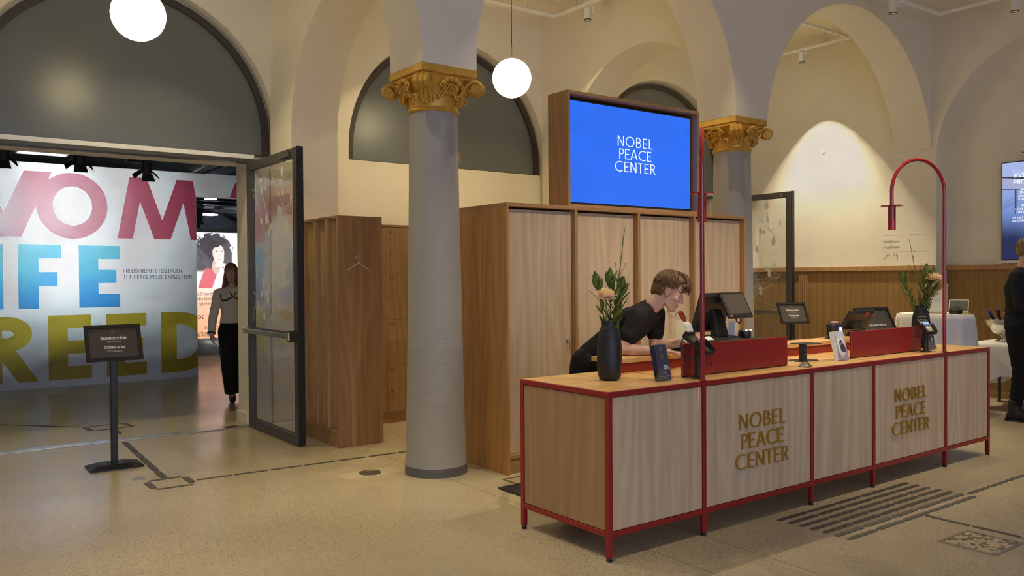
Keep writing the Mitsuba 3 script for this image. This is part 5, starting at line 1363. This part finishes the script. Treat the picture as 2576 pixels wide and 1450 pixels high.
def head_parts(c, F, s=1.0, fem=False):
    """skull, face, nose, lips, ears in the frame F (rows forward, left, up) about the head centre c"""
    g = lambda x, y, z: np.asarray(c, float) + (F[0] * x + F[1] * y + F[2] * z) * s
    e = lambda x, y, z, a, b, h: ell(g(x, y, z), (a * s, b * s, h * s), F)
    jw = .050 if fem else .056
    P = [e(-.014, 0, .032, .096, .075, .086), hull(e(.045, 0, .045, .034, .058, .036), e(.02, 0, .0, .05, .064, .05)),
         hull(e(.030, 0, .0, .048, .062, .05), ball(g(.060, .022, -.104), .015 * s), ball(g(.060, -.022, -.104), .015 * s), ball(g(.0, jw, -.070), .012 * s), ball(g(.0, -jw, -.070), .012 * s), e(.058, 0, -.055, .028, .040, .03)),
         ball(g(.076, 0, -.102), .016 * s), e(.066, 0, .030, .022, .052, .014)]
    for q in (-1, 1): P += [e(.052, q * .038, -.026, .024, .022, .024), e(.069, q * .031, .005, .0105, .018, .012)]
    P += [hull(ball(g(.080, 0, .018), .008 * s), ball(g(.112, 0, -.028), .0095 * s), ball(g(.085, 0, -.036), .010 * s)), hull(ball(g(.094, .012, -.034), .0075 * s), ball(g(.094, -.012, -.034), .0075 * s), ball(g(.111, 0, -.030), .0085 * s)),
          e(.078, 0, -.060, .013, .024, .010), e(.077, 0, -.076, .012, .020, .008)]
    for q in (-1, 1):
        P += [hull(e(-.012, q * .076, .004, .016, .006, .026), e(-.004, q * .073, -.026, .008, .005, .010))]
    return P, g
def face_parts(body_key, g, F, s, skin_lip, brow, iris='iris_blue', lid='skin', look=(1, 0, 0)):
    lp = []
    for q in (-1, 1):
        c = g(.0725, q * .031, .006)
        add('eye', ellm(c, (.0125 * s,) * 3, F), 'eye_white', body_key, smooth=True)
        add('iris', ellm(g(.0725 + .0098, q * .031, .0045), (.0032 * s, .0058 * s, .0058 * s), F), iris, body_key, smooth=True)
        add('eyelid', ellm(g(.0725 - .0002, q * .031, .0098), (.0136 * s, .0138 * s, .0095 * s), F), lid, body_key, smooth=True)
        add('eyebrow', [tube([g(.083, q * .012, .026), g(.085, q * .026, .031), g(.076, q * .046, .029), g(.066, q * .055, .024)], [.003 * s, .0042 * s, .0036 * s, .0015 * s], 8)], brow, body_key, smooth=True)
    add('lips', [ellm(g(.0835, 0, -.0630), (.0085 * s, .0215 * s, .0046 * s), F), ellm(g(.0830, 0, -.0735), (.0085 * s, .0185 * s, .0056 * s), F)], skin_lip, body_key, smooth=True)
def ellm(c, rad, ax, n=2):
    m = trimesh.creation.icosphere(n, 1.0)
    m.vertices = np.asarray(c, float) + (m.vertices * np.asarray(rad, float)) @ np.asarray(ax, float)
    return m
def lock(pts, r0, r1, n=5, flat=.55):
    p = np.asarray(pts, float); k = len(p)
    q = np.array([((1 - t) ** 3) * p[0] + 3 * t * (1 - t) ** 2 * p[1] + 3 * t * t * (1 - t) * p[2] + t ** 3 * p[3] for t in np.linspace(0, 1, 9)]) if k == 4 else p
    rr = [r0 + (r1 - r0) * t ** 1.5 if t > .15 else r0 * (.5 + t / .3) for t in np.linspace(0, 1, len(q))]
    return tube(q, rr, n)
def _skin(p, n, uv):
    f = fbm(p.x * 40, p.y * 40, p.z * 40, octaves=3)
    return mix((.58, .335, .235), (.66, .42, .32), f)
mat('skin', mikit.proc(_skin), .45, spec=.4)
mat('lip_pink', (.46, .17, .15), .4)
mat('eye_white', (.72, .70, .68), .25)
mat('iris_blue', (.05, .09, .13), .15)
def hair_mat(key, a, b):
    mat(key, mikit.proc(lambda p, n, uv: mix(a, b, fbm(p.x * 130 + p.z * 40, p.y * 130 - p.z * 30, p.z * 60, octaves=3))), .42, spec=.55)
hair_mat('hair_brown', (.030, .014, .006), (.165, .080, .029))
hair_mat('hair_blond_dark', (.10, .062, .028), (.34, .22, .10))
hair_mat('hair_sandy', (.12, .066, .024), (.34, .20, .075))

def skull_pt(g, th, ph, k=1.0):
    """a point over the skull: th round the head (0 = front, + to the left), ph up from the ear line"""
    a, b, h = .100 * k, .081 * k, .096 * k
    return g(-.014 + a * math.cos(ph) * math.cos(th), b * math.cos(ph) * math.sin(th), .032 + h * math.sin(ph))

# ---- the clerk, leaning over the raised desk
def clerk():
    p = thing('person', 'young person with brown hair in a black t-shirt leaning over the counter desk', 'person')
    H, N = A(3.945, 4.415, .955), A(4.235, 4.105, 1.335)
    lat = nrm(A(.907, .42, 0))                       # from the right (near) side to the left (far) side
    sp = nrm(N - H); fr = np.cross(sp, lat) * -1; fr = nrm(fr if fr[1] < 0 else -fr)
    TA = np.stack([fr, lat, sp])
    shN, shF = A(4.055, 4.045, 1.285), A(4.385, 4.19, 1.285)
    elN, wrN = A(3.915, 4.055, 1.062), A(4.105, 3.915, 1.052)
    elF, wrF = A(4.335, 4.165, 1.058), A(4.425, 3.96, 1.085)
    hc = A(4.367, 4.048, 1.447)
    F = frame(A(.62, -.66, -.43), A(0, 0, 1.0))
    HS = 1.07
    HP, g = head_parts(hc, F, HS)
    waist = H + sp * .20; chest = H + sp * .40
    def torso(d):
        return [hull(ell(H, (.108 + d, .150 + d, .11 + d), TA), ell(waist, (.100 + d, .138 + d, .10), TA)), hull(ell(waist, (.100 + d, .138 + d, .10), TA), ell(chest, (.112 + d, .155 + d, .11 + d), TA)),
                hull(ell(chest, (.112 + d, .155 + d, .11), TA), ball(shN, .052 + d), ball(shF, .052 + d), ball(N - sp * .03, .055 + d))]
    hipN, hipF = H - lat * .085, H + lat * .085
    knN, knF = A(3.845, 4.46, .50), A(4.02, 4.54, .50)
    anN, anF = A(3.835, 4.545, .085), A(4.02, 4.62, .085)
    legs = lambda d: chain((hipN, .092 + d), (knN, .060 + d), (anN, .045 + d)) + chain((hipF, .092 + d), (knF, .060 + d), (anF, .045 + d))
    arms = chain((shN, .050), (elN, .038), (wrN, .026)) + chain((shF, .050), (elF, .038), (wrF, .026))
    arms += [bone(elN + (wrN - elN) * .25, .042, wrN, .026), bone(elF + (wrF - elF) * .25, .042, wrF, .026)]
    hd = hand(wrN, A(.80, -.52, -.06), A(0, 0, -1), True, .35) + hand(wrF, A(.35, -.80, .25), A(.5, .2, -.8), False, .55)
    neck = [bone(N - sp * .02, .060, g(-.025, 0, -.065), .053), bone(g(-.03, 0, -.04), .055, N + sp * .02, .058)]
    b = fuse(torso(-.012) + legs(-.012) + arms + hd + neck + HP, .0075, 7)
    bk = add('body', b, 'skin', p, smooth=True)
    face_parts(bk, g, F, HS, 'lip_pink', 'hair_brown')
    # t-shirt with short sleeves
    slN, slF = shN + (elN - shN) * .62, shF + (elF - shF) * .62
    sh = torso(.012) + chain((shN, .066), (slN, .066)) + chain((shF, .066), (slF, .062)) + [hull(ball(N - sp * .015, .072), ball(chest + sp * .05, .10))]
    M = MF.batch_boolean(sh, m3.OpType.Add)
    # open the neck and the sleeves, end the hem on the hips
    M = M - bone(N - sp * .0, .066, N + sp * .2 + F[0] * .03, .10) 
    M = M.trim_by_plane(tuple(sp), float(sp @ (H + sp * .01)))
    m = tm(M.refine_to_length(.011)); m = trimesh.Trimesh(m.vertices, m.faces, process=True)
    trimesh.smoothing.filter_taubin(m, iterations=6)
    add('t_shirt', wrinkle(m, .0055, 14, 3), 'fabric_black', p, smooth=True)
    M = MF.batch_boolean([hull(ell(H, (.112, .154, .115), TA), ell(H + sp * .05, (.108, .15, .06), TA))] + legs(.012), m3.OpType.Add).trim_by_plane((0, 0, 1), .07)
    m = tm(M.refine_to_length(.016)); m = trimesh.Trimesh(m.vertices, m.faces, process=True); trimesh.smoothing.filter_taubin(m, iterations=6)
    add('trousers', wrinkle(m, .006, 11, 4), 'fabric_black', p, smooth=True)
    belt = LineString([(0, 0), (1, 0)])
    for an in (anN, anF):
        add('shoe', fuse([hull(ball(an + A(0, 0, -.03), .045), ball(an + A(.08, -.15, -.05), .034), ball(an + A(-.01, .03, -.05), .034)), hull(ball(an + A(.07, -.13, -.055), .03), ball(an + A(.09, -.17, -.055), .028))], .02, 3).slice_plane([0, 0, .001], [0, 0, 1]), 'leather_black', p, smooth=True)
    # hair: a cap over the skull and combed locks that fall forward over the brow
    R = np.random.default_rng(21)
    def gbox(x0, x1, z0, z1, y=.2): return MF.hull_points(np.array([g(x, q, z) for x in (x0, x1) for q in (-y, y) for z in (z0, z1)]))
    cap = [ell(g(-.020, 0, .040), np.array((.105, .0855, .098)) * HS, F), ell(g(-.050, 0, -.002), np.array((.072, .078, .088)) * HS, F), ell(g(.020, 0, .078), np.array((.078, .070, .052)) * HS, F)]
    C = MF.batch_boolean(cap, m3.OpType.Add)
    C = C - MF.batch_boolean([gbox(.046, .3, -.3, .082), gbox(.012, .3, -.3, .040), gbox(-.034, .3, -.3, .022), gbox(-.3, .3, -.4, -.072)], m3.OpType.Add)
    m = tm(C.refine_to_length(.008)); m = trimesh.Trimesh(m.vertices, m.faces, process=True); trimesh.smoothing.filter_taubin(m, iterations=16)
    hk = add('hair', wrinkle(m, .004, 60, 5), 'hair_brown', p, smooth=True)
    ms = []
    for i in range(560):
        th0 = R.uniform(-3.1, 3.1); ph0 = R.uniform(.15, 1.45)
        if abs(th0) < 1.25: ph0 = max(ph0, .6)
        root = skull_pt(g, th0, ph0, 1.06)
        # combed from the crown forwards, sideways and down
        th1 = th0 * R.uniform(.78, .98)
        if abs(th0) < 1.25:                          # the fringe, parted in the middle
            sgn = 1 if th0 + R.uniform(-.2, .2) > 0 else -1
            if sgn < 0: e = g(R.uniform(.066, .094), -R.uniform(.050, .078), R.uniform(.030, .072))
            else: e = g(R.uniform(.098, .128), R.uniform(.012, .062), R.uniform(.022, .066))
            mid1 = g(.045, sgn * .02, .155 + R.uniform(-.015, .012)); mid2 = g(.118, sgn * R.uniform(.022, .058), .108 + R.uniform(-.02, .015))
            root = g(R.uniform(-.03, .05), sgn * R.uniform(0, .03), .128 + R.uniform(-.006, .008))
        else:
            ph1 = ph0 - R.uniform(.4, .8)
            e = skull_pt(g, th1 + R.uniform(-.1, .1), max(ph1, -.62 if abs(th1) > 2.0 else .10), 1.075)
            mid1 = skull_pt(g, th0, ph0 - .12, 1.16); mid2 = skull_pt(g, (th0 + th1) / 2, (ph0 + ph1) / 2 - .1, 1.15)
        ms.append(lock([root, mid1, mid2, e], R.uniform(.0028, .0052), .0009, 5))
    add('locks', ms, 'hair_brown', hk, smooth=True)
    c0, c1, c2, c3 = g(.04, -.045, -.112), g(.06, -.03, -.155), g(.115, 0, -.160), g(.10, 0, -.108)
    add('neck_cord', tube([(1 - t) ** 3 * c0 + 3 * t * (1 - t) ** 2 * c1 + 3 * t * t * (1 - t) * c2 + t ** 3 * c3 for t in np.linspace(0, 1, 16)], .0014, 6), 'vase_black', p)
    # the paper in the far hand
    o = wrF + A(.02, -.09, .028); U = nrm(A(.78, -.58, .10)); V = nrm(A(.35, .75, .12))
    q = Polygon([(-.09, -.045), (.10, -.055), (.11, .05), (-.085, .06)])
    add('paper_slip', slab(q, .0012, o, U, V), 'white_paper', label='white paper slip held by the leaning clerk over the desk', cat='paper')
clerk()

# ---- the woman walking through the exhibition doorway
def walker():
    p = thing('person', 'person with long hair in a cream sweater and black wide trousers walking through the exhibition', 'person')
    O = A(3.43, 10.60, 0)
    F0 = nrm(A(-.28, -.96, 0)); L0 = A(-F0[1], F0[0], 0); Z = A(0, 0, 1)
    P = lambda f, l, z: O + F0 * f + L0 * l + Z * z
    TA = np.stack([F0, L0, Z])
    hc = P(.03, -.02, 1.632); F = frame(nrm(F0 + A(-.10, 0, -.06)), Z)
    HP, g = head_parts(hc, F, .97, True)
    N = P(.0, .0, 1.455)
    shR, shL = P(0, -.172, 1.375), P(0, .172, 1.375)
    elR, wrR = P(-.02, -.235, 1.09), P(.05, -.262, .865)
    elL, wrL = P(.0, .215, 1.09), P(.04, .225, .86)
    def torso(d): return [hull(ell(P(0, 0, .93), (.105 + d, .158 + d, .10), TA), ell(P(0, 0, 1.10), (.088 + d, .125 + d, .10), TA)), hull(ell(P(0, 0, 1.10), (.088 + d, .125 + d, .10), TA), ell(P(.01, 0, 1.27), (.108 + d, .142 + d, .09), TA)),
                          hull(ell(P(.0, 0, 1.27), (.10 + d, .142 + d, .09), TA), ball(shR, .045 + d), ball(shL, .045 + d), ball(P(0, 0, 1.41), .05 + d))]
    hR, hL = P(0, -.08, .90), P(0, .08, .90)
    kR, aR = P(.07, -.055, .49), P(.03, -.02, .085)
    kL, aL = P(.02, .085, .50), P(-.30, .07, .30)
    legs = lambda d, k=0: chain((hR, .090 + d), (kR, .058 + d + k), (aR, .042 + d + k)) + chain((hL, .090 + d), (kL, .058 + d + k), (aL, .042 + d + k))
    arms = chain((shR, .042), (elR, .034), (wrR, .023)) + chain((shL, .042), (elL, .034), (wrL, .023))
    hd = hand(wrR, A(.1, -.25, -1), L0 - F0 * .2, True, .5, .95) + hand(wrL, A(.0, -.2, -1), -L0, False, .5, .95)
    feet = [hull(ball(aR, .04), ball(aR + F0 * .13 + Z * -.045, .03), ball(aR - F0 * .03 + Z * -.045, .03)), hull(ball(aL, .04), ball(aL - F0 * .02 + Z * -.14, .03))]
    b = fuse(torso(-.01) + legs(-.01) + arms + hd + feet + [bone(N - Z * .03, .050, g(-.022, 0, -.06), .045)] + HP, .012, 5)
    bk = add('body', b, 'skin', p, smooth=True)
    face_parts(bk, g, F, .97, 'lip_pink', 'hair_brown')
    sw = torso(.020) + chain((shR, .064), (elR, .055), (elR + (wrR - elR) * .92, .045)) + chain((shL, .064), (elL, .055), (elL + (wrL - elL) * .92, .045)) + [hull(ball(P(0, 0, 1.43), .060), ball(P(0, 0, 1.38), .08))]
    M = MF.batch_boolean(sw, m3.OpType.Add) - bone(N + Z * .0, .052, N + Z * .2 + F0 * .08, .07)
    M = M.trim_by_plane((0, 0, 1), 1.0) + MF.batch_boolean(chain((elR + (wrR - elR) * .2, .053), (elR + (wrR - elR) * .92, .045)) + chain((elL + (wrL - elL) * .2, .053), (elL + (wrL - elL) * .92, .045)), m3.OpType.Add)
    m = tm(M.refine_to_length(.016)); m = trimesh.Trimesh(m.vertices, m.faces, process=True); trimesh.smoothing.filter_taubin(m, iterations=5)
    sk = add('sweater', wrinkle(m, .006, 16, 8), 'fabric_cream', p, smooth=True)
    for a, b_ in ((elR, wrR), (elL, wrL)):
        c = a + (b_ - a) * .93; u, v, d = basis(b_ - a)
        add('cuff_trim', tube(arcpts(c, u, v, .046, 0, 6.283, 24), .009, 8), 'fabric_black', sk)
    # wide collar with a dark scalloped edge
    for q in (-1, 1):
        inner = [P(.118, q * .006, 1.335), P(.095, q * .035, 1.385), P(.055, q * .058, 1.43), P(-.01, q * .066, 1.462)]
        outer = [P(.138, q * .075, 1.295), P(.130, q * .125, 1.285), P(.085, q * .150, 1.345), P(-.01, q * .125, 1.445)]
        V_, F_ = [], []
        for a, b_ in zip(inner, outer): V_ += [a + F0 * .004, b_ + F0 * .006, a - F0 * .006 - Z * .002, b_ - F0 * .004 - Z * .004]
        for i in range(3):
            o = 4 * i
            for u_, v_ in ((0, 1), (3, 2), (2, 0), (1, 3)): F_ += [(o + u_, o + v_, o + v_ + 4), (o + u_, o + v_ + 4, o + u_ + 4)]
        add('collar', trimesh.Trimesh(np.array(V_), np.array(F_), process=False), 'fabric_cream', sk)
        add('collar_trim', tube([inner[1], inner[0]] + outer, .0075, 8), 'fabric_black', sk)
    add('badge', slab(circle(0, 0, .021, 12), .004, P(.135, .055, 1.275), nrm(np.cross(Z, F0)), Z), 'orange_badge', p)
    tr = [hull(ell(P(0, 0, .93), (.118, .172, .10), TA), ell(P(0, 0, 1.02), (.108, .150, .05), TA))] + legs(.018, .026)
    M = MF.batch_boolean(tr, m3.OpType.Add) 
    M = M.trim_by_plane((0, 0, 1), .105)
    m = tm(M.refine_to_length(.02)); m = trimesh.Trimesh(m.vertices, m.faces, process=True); trimesh.smoothing.filter_taubin(m, iterations=5)
    add('trousers', wrinkle(m, .008, 9, 9), 'fabric_black', p, smooth=True)
    add('shoe', fuse([hull(ball(aR + Z * -.02, .048), ball(aR + F0 * .14 + Z * -.05, .036), ball(aR - F0 * .04 + Z * -.045, .038))], .02, 3).slice_plane([0, 0, .001], [0, 0, 1]), 'leather_black', p, smooth=True)
    add('shoe', fuse([hull(ball(aL, .048), ball(aL - F0 * .06 + Z * -.16, .036), ball(aL - F0 * .04 + Z * -.03, .038))], .02, 3), 'leather_black', p, smooth=True)
    R = np.random.default_rng(5)
    cap = MF.batch_boolean([ell(g(-.022, 0, .040), (.100, .083, .096), F), ell(g(-.05, 0, -.03), (.07, .080, .11), F)], m3.OpType.Add) - hull(ell(g(.13, 0, -.02), (.075, .075, .085), F), ell(g(.11, 0, -.12), (.09, .075, .06), F))
    m = tm(cap.refine_to_length(.010)); m = trimesh.Trimesh(m.vertices, m.faces, process=True); trimesh.smoothing.filter_taubin(m, iterations=4)
    hk = add('hair', wrinkle(m, .003, 60, 6), 'hair_blond_dark', p, smooth=True)
    ms = []
    for i in range(240):
        th = R.uniform(1.15, 3.12) * R.choice((-1, 1))
        sg = 1 if th > 0 else -1
        root = g(R.uniform(-.06, .06), sg * R.uniform(0, .012), .130 - (.02 if abs(th) < 1.2 else 0))
        zl = R.uniform(-.31, -.20)
        e = g(-.02 + .080 * math.cos(th) + R.uniform(-.015, .02), .098 * math.sin(th) + sg * R.uniform(-.012, .02), zl)
        ms.append(lock([root, skull_pt(g, th, .40, 1.20), skull_pt(g, th, -.45, 1.10) + F[2] * -.04, e], .0095, .0045, 6))
    add('locks', ms, 'hair_blond_dark', hk, smooth=True)
mat('orange_badge', (.75, .38, .03), .5)
walker()

# ---- the man standing at the right edge with his back half turned
def visitor():
    p = thing('person', 'tall bearded person in a dark shirt, black trousers and boots at the right edge', 'person')
    O = A(9.58, 3.90, 0); F0 = nrm(A(.16, -.99, 0)); L0 = A(-F0[1], F0[0], 0); Z = A(0, 0, 1)
    P = lambda f, l, z: O + F0 * f + L0 * l + Z * z
    TA = np.stack([F0, L0, Z])
    hc = P(.085, 0, 1.800); F = frame(nrm(F0 + A(0, 0, -.10)), Z)
    HP, g = head_parts(hc, F, 1.02)
    N = P(.03, 0, 1.60)
    shR, shL = P(.02, -.205, 1.525), P(.02, .205, 1.525)
    elR, wrR = P(.06, -.27, 1.215), P(.27, -.17, 1.17)
    elL, wrL = P(.06, .27, 1.215), P(.27, .17, 1.17)
    def torso(d): return [hull(ell(P(-.01, 0, 1.02), (.115 + d, .165 + d, .11), TA), ell(P(0, 0, 1.20), (.110 + d, .155 + d, .10), TA)), hull(ell(P(0, 0, 1.20), (.110 + d, .155 + d, .10), TA), ell(P(0, 0, 1.41), (.125 + d, .178 + d, .12), TA)),
                          hull(ell(P(0, 0, 1.41), (.12 + d, .178 + d, .12), TA), ball(shR, .056 + d), ball(shL, .056 + d), ball(P(.01, 0, 1.56), .06 + d))]
    hR, hL = P(0, -.09, .98), P(0, .09, .98)
    kR, aR = P(.03, -.10, .53), P(-.02, -.11, .09)
    kL, aL = P(.10, .10, .53), P(.10, .11, .09)
    legs = lambda d, k=0: chain((hR, .105 + d), (kR, .064 + d), (aR, .047 + d)) + chain((hL, .105 + d), (kL, .064 + d), (aL, .047 + d))
    arms = chain((shR, .054), (elR, .042), (wrR, .028)) + chain((shL, .054), (elL, .042), (wrL, .028))
    hd = hand(wrR, F0 + L0 * .5, Z * -1 + L0 * .3, True, .5) + hand(wrL, F0 - L0 * .5, Z * -1 - L0 * .3, False, .5)
    b = fuse(torso(-.012) + legs(-.014) + arms + hd + [bone(N - Z * .03, .064, g(-.025, 0, -.06), .057)] + HP, .012, 5)
    bk = add('body', b, 'skin', p, smooth=True)
    face_parts(bk, g, F, 1.02, 'lip_pink', 'hair_sandy')
    sh = torso(.018) + chain((shR, .074), (elR, .062), (elR + (wrR - elR) * .95, .045)) + chain((shL, .074), (elL, .062), (elL + (wrL - elL) * .95, .045))
    low = hull(ell(P(-.01, 0, 1.0), (.140, .188, .06), TA), ell(P(0, 0, 1.18), (.130, .175, .06), TA))
    M = (MF.batch_boolean(sh, m3.OpType.Add) + low).trim_by_plane((0, 0, 1), .965)
    m = tm(M.refine_to_length(.014)); m = trimesh.Trimesh(m.vertices, m.faces, process=True); trimesh.smoothing.filter_taubin(m, iterations=5)
    z = m.vertices[:, 2]
    m.vertices = m.vertices + m.vertex_normals * ((np.sin(z * 52 + 6 * meshkit.noise(np.asarray(m.vertices) * 6, 3)) * .5) * .008 * np.clip((1.30 - z) / .2, 0, 1))[:, None]
    sk = add('shirt', wrinkle(m, .006, 13, 10), 'fabric_ink', p, smooth=True)
    add('collar', tube(arcpts(N + Z * -.005, F0, L0, .070, 0, 6.283, 28), .018, 8), 'fabric_ink', sk)
    add('undershirt_hem', slab_xy(affinity.translate(affinity.rotate(affinity.scale(circle(0, 0, 1, 12), .133, .180), math.degrees(math.atan2(F0[1], F0[0]))), O[0] - F0[0] * .01, O[1] - F0[1] * .01), .956, .966), 'white_paper', p)
    tr = [hull(ell(P(-.01, 0, .97), (.122, .170, .10), TA), ell(P(-.01, 0, 1.03), (.115, .165, .06), TA))] + legs(.014)
    M = MF.batch_boolean(tr, m3.OpType.Add).trim_by_plane((0, 0, 1), .16)
    m = tm(M.refine_to_length(.016)); m = trimesh.Trimesh(m.vertices, m.faces, process=True); trimesh.smoothing.filter_taubin(m, iterations=5)
    z = m.vertices[:, 2]
    m.vertices = m.vertices + m.vertex_normals * (np.sin(z * 95 + 5 * meshkit.noise(np.asarray(m.vertices) * 7, 4)) * .006 * (np.clip((.62 - z) / .1, 0, 1)))[:, None]
    add('trousers', wrinkle(m, .006, 10, 11), 'fabric_black', p, smooth=True)
    for a in (aR, aL):
        bt = fuse([bone(a + Z * .10, .066, a + Z * -.01, .060), hull(ball(a + Z * -.02, .056), ball(a + F0 * .16 + Z * -.045, .040), ball(a - F0 * .045 + Z * -.04, .044), ball(a + F0 * .08 + Z * .0, .045))], .014, 3)
        s = add('boot', bt.slice_plane([0, 0, .018], [0, 0, 1]), 'leather_black', p, smooth=True)
        add('sole', slab_xy(unary_union([Point(*(a + F0 * t)[:2]).buffer(r) for t, r in np.stack([np.linspace(-.05, .165, 9), [.046, .05, .048, .044, .044, .046, .048, .046, .040]], 1)]), 0, .022), 'vase_black', s)
    R = np.random.default_rng(31)
    cap = MF.batch_boolean([ell(g(-.022, 0, .042), (.102, .083, .095), F), ell(g(-.052, 0, -.004), (.068, .077, .08), F)], m3.OpType.Add) - MF.batch_boolean([hull(ell(g(.135, 0, -.03), (.075, .12, .09), F), ell(g(.10, 0, -.11), (.09, .12, .06), F)), hull(ell(g(.03, 0, -.05), (.05, .12, .05), F), ell(g(.03, 0, -.10), (.08, .12, .05), F))], m3.OpType.Add)
    m = tm(cap.refine_to_length(.010)); m = trimesh.Trimesh(m.vertices, m.faces, process=True); trimesh.smoothing.filter_taubin(m, iterations=4)
    hk = add('hair', wrinkle(m, .005, 55, 6), 'hair_sandy', p, smooth=True)
    ms = []
    for i in range(170):
        th0 = R.uniform(-3.1, 3.1); ph0 = R.uniform(.3, 1.5)
        ms.append(lock([skull_pt(g, th0, ph0, 1.03), skull_pt(g, th0, ph0 - .1, 1.12), skull_pt(g, th0 * .97, ph0 - .3, 1.11), skull_pt(g, th0 * .95, max(ph0 - .6, -.45 if abs(th0) > 1.9 else .05), 1.05)], .0048, .0015, 5))
    add('locks', ms, 'hair_sandy', hk, smooth=True)
    M = hull(ell(g(.045, 0, -.075), (.052, .062, .045), F), ball(g(.0, .060, -.05), .012), ball(g(.0, -.060, -.05), .012)) - hull(ell(g(.11, 0, -.05), (.032, .022, .020), F), ell(g(.08, 0, .0), (.05, .075, .035), F))
    m = tm(M.refine_to_length(.007)); m = trimesh.Trimesh(m.vertices, m.faces, process=True); trimesh.smoothing.filter_taubin(m, iterations=4)
    add('beard', wrinkle(m, .004, 70, 7), 'hair_sandy', p, smooth=True)
visitor()
# ------------------------------------------------------------------ lights
def globe(label, x, y, z, r=.205):
    g = thing('pendant_globe', label, 'pendant lamp', 'glass globe pendants of the aisle')
    add('glass_ball', move(trimesh.creation.icosphere(4, r), (x, y, z)), 'white_paint', g, smooth=True, emit=GLOBE_L, weight=3)
    add('stem', cyl((x, y, z + r - .002), (x, y, z + r + .13), .008, n=12), 'brass', g)
    add('cord', cyl((x, y, z + r + .13), (x, y, CZ), .004, n=8), 'black_plastic', g)
globe('glowing white globe pendant at the upper left before the dark lunette', 1.57, 7.08, 3.655)
globe('glowing white globe pendant between the near column and the blue screen', 5.25, 7.08, 3.655)
globe('white globe pendant hidden behind the far column', 8.90, 7.08, 3.655)
globe('white globe pendant beyond the left edge', -2.11, 7.08, 3.655)

TZ = 4.72
def track(label, pts):
    t = thing('light_track', label, 'light track')
    for a, b in zip(pts[:-1], pts[1:]):
        (x0, y0), (x1, y1) = a, b
        add('rail', bx(min(x0, x1) - .018, max(x0, x1) + .018, min(y0, y1) - .018, max(y0, y1) + .018, TZ, TZ + .035, .002), 'white_paint', t)
        L = math.hypot(x1 - x0, y1 - y0)
        for k in range(int(L // 1.5) + 1):
            f = (.4 + 1.5 * k) / max(L, .5)
            if f < 1: add('hanger_rod', cyl((x0 + (x1 - x0) * f, y0 + (y1 - y0) * f, TZ + .035), (x0 + (x1 - x0) * f, y0 + (y1 - y0) * f, CZ), .0025, n=6), 'steel', t)
    return t
track('white light track under the ceiling of the middle bay', [(4.2, 7.90), (6.52, 7.90), (6.52, 6.15)])
track('white light track under the ceiling of the right bay', [(8.0, 6.28), (10.32, 6.28), (10.32, 8.05)])
track('white light track under the nave ceiling at the upper right', [(-4.5, 5.10), (10.30, 5.10), (10.30, -2.0)])
track('white light track under the ceiling of the left bay', [(.5, 7.90), (2.9, 7.90), (2.9, 6.15)])

def spot(label, x, y, tgt, I, ang=34, cut=None, group='white track spotlights', head=True):
    s = thing('track_spot', label, 'spotlight', group)
    add('adapter', bx(x + .03, x + .075, y - .05, y + .03, TZ - .10, TZ, .004), 'white_paint', s)
    p1 = np.array([x, y, TZ - .03]); d = np.array([0, 0, -1.0])
    p2 = p1 + d * .14
    add('head', lathe([(0, 0), (.036, 0), (.040, .03), (.040, .97), (.042, 1.0), (.034, 1.0), (.033, .93), (0, .92)], 24, p1, p2), 'white_paint', s, smooth=30)
    add('trim_ring', lathe([(.041, .955), (.043, .96), (.043, 1.02), (.035, 1.02), (.034, .95)], 24, p1, p2), 'black_plastic', s)
    for k in range(4):
        a = .5 + k * .35
        add('cooling_slot', bx(-.0035, .0035, -.0415, -.038, TZ - .085, TZ - .045), 'black_plastic', s) if False else None
    add('lens', lathe([(0, .945), (.031, .945), (.031, .935), (0, .935)], 20, p1, p2), 'white_paint', s, emit=(6, 5.4, 4.4))
    t = np.asarray(tgt, float); o = p1 + d * .16
    scene[s + '_beam'] = {'type': 'spot', 'intensity': {'type': 'rgb', 'value': list(I)}, 'cutoff_angle': float(ang), 'beam_width': float(cut if cut else ang * .6), 'sampling_weight': 1.5,
                          'to_world': T().look_at(origin=o.tolist(), target=t.tolist(), up=[0, 1, .001])}
    return s
spot('white track spotlight in the middle bay above the blue screen', 6.52, 7.30, (6.0, 7.4, 1.5), AISLE_I, 50)
spot('white track spotlight above the lit patch of the right wall', 10.28, 7.02, (10.42, 7.0, 0), SCALLOP_I, 36, 26)
spot('white track spotlight at the top right near the ceiling corner', 9.22, 5.10, (8.0, 4.2, 0), tuple(1.3 * q for q in TRACK_I), 38)
spot('white track spotlight at the top right edge of the picture', 10.30, 4.25, (9.0, 3.6, 0), tuple(.5 * q for q in TRACK_I), 32)
for x, t in ((6.4, (6.3, 4.0, 0)), (4.4, (4.3, 4.2, 0)), (2.2, (2.4, 4.4, 0)), (.4, (.8, 4.4, 0))):
    spot('white track spotlight of the nave outside the picture', x, 5.10, t, TRACK_I, 44)
track('white light track of the nave over the counter front', [(-4.5, 2.35), (9.5, 2.35)])
for x, t in ((4.5, (4.55, 4.9, .75)), (5.9, (5.9, 4.9, .75)), (7.4, (6.9, 4.2, .6)), (1.4, (2.0, 4.0, 0))):
    spot('white track spotlight of the nave outside the picture', x, 2.35, t, FRONT_I, 27, 15)
spot('white track spotlight of the right bay outside the picture', 8.6, 6.28, (8.4, 6.4, 0), AISLE_I, 50)
spot('white track spotlight of the middle bay hidden by the column', 4.6, 7.90, (4.6, 7.6, 0), AISLE_I, 50)
spot('white track spotlight of the left bay outside the picture', 2.0, 7.90, (2.1, 7.3, 0), AISLE_I, 50)
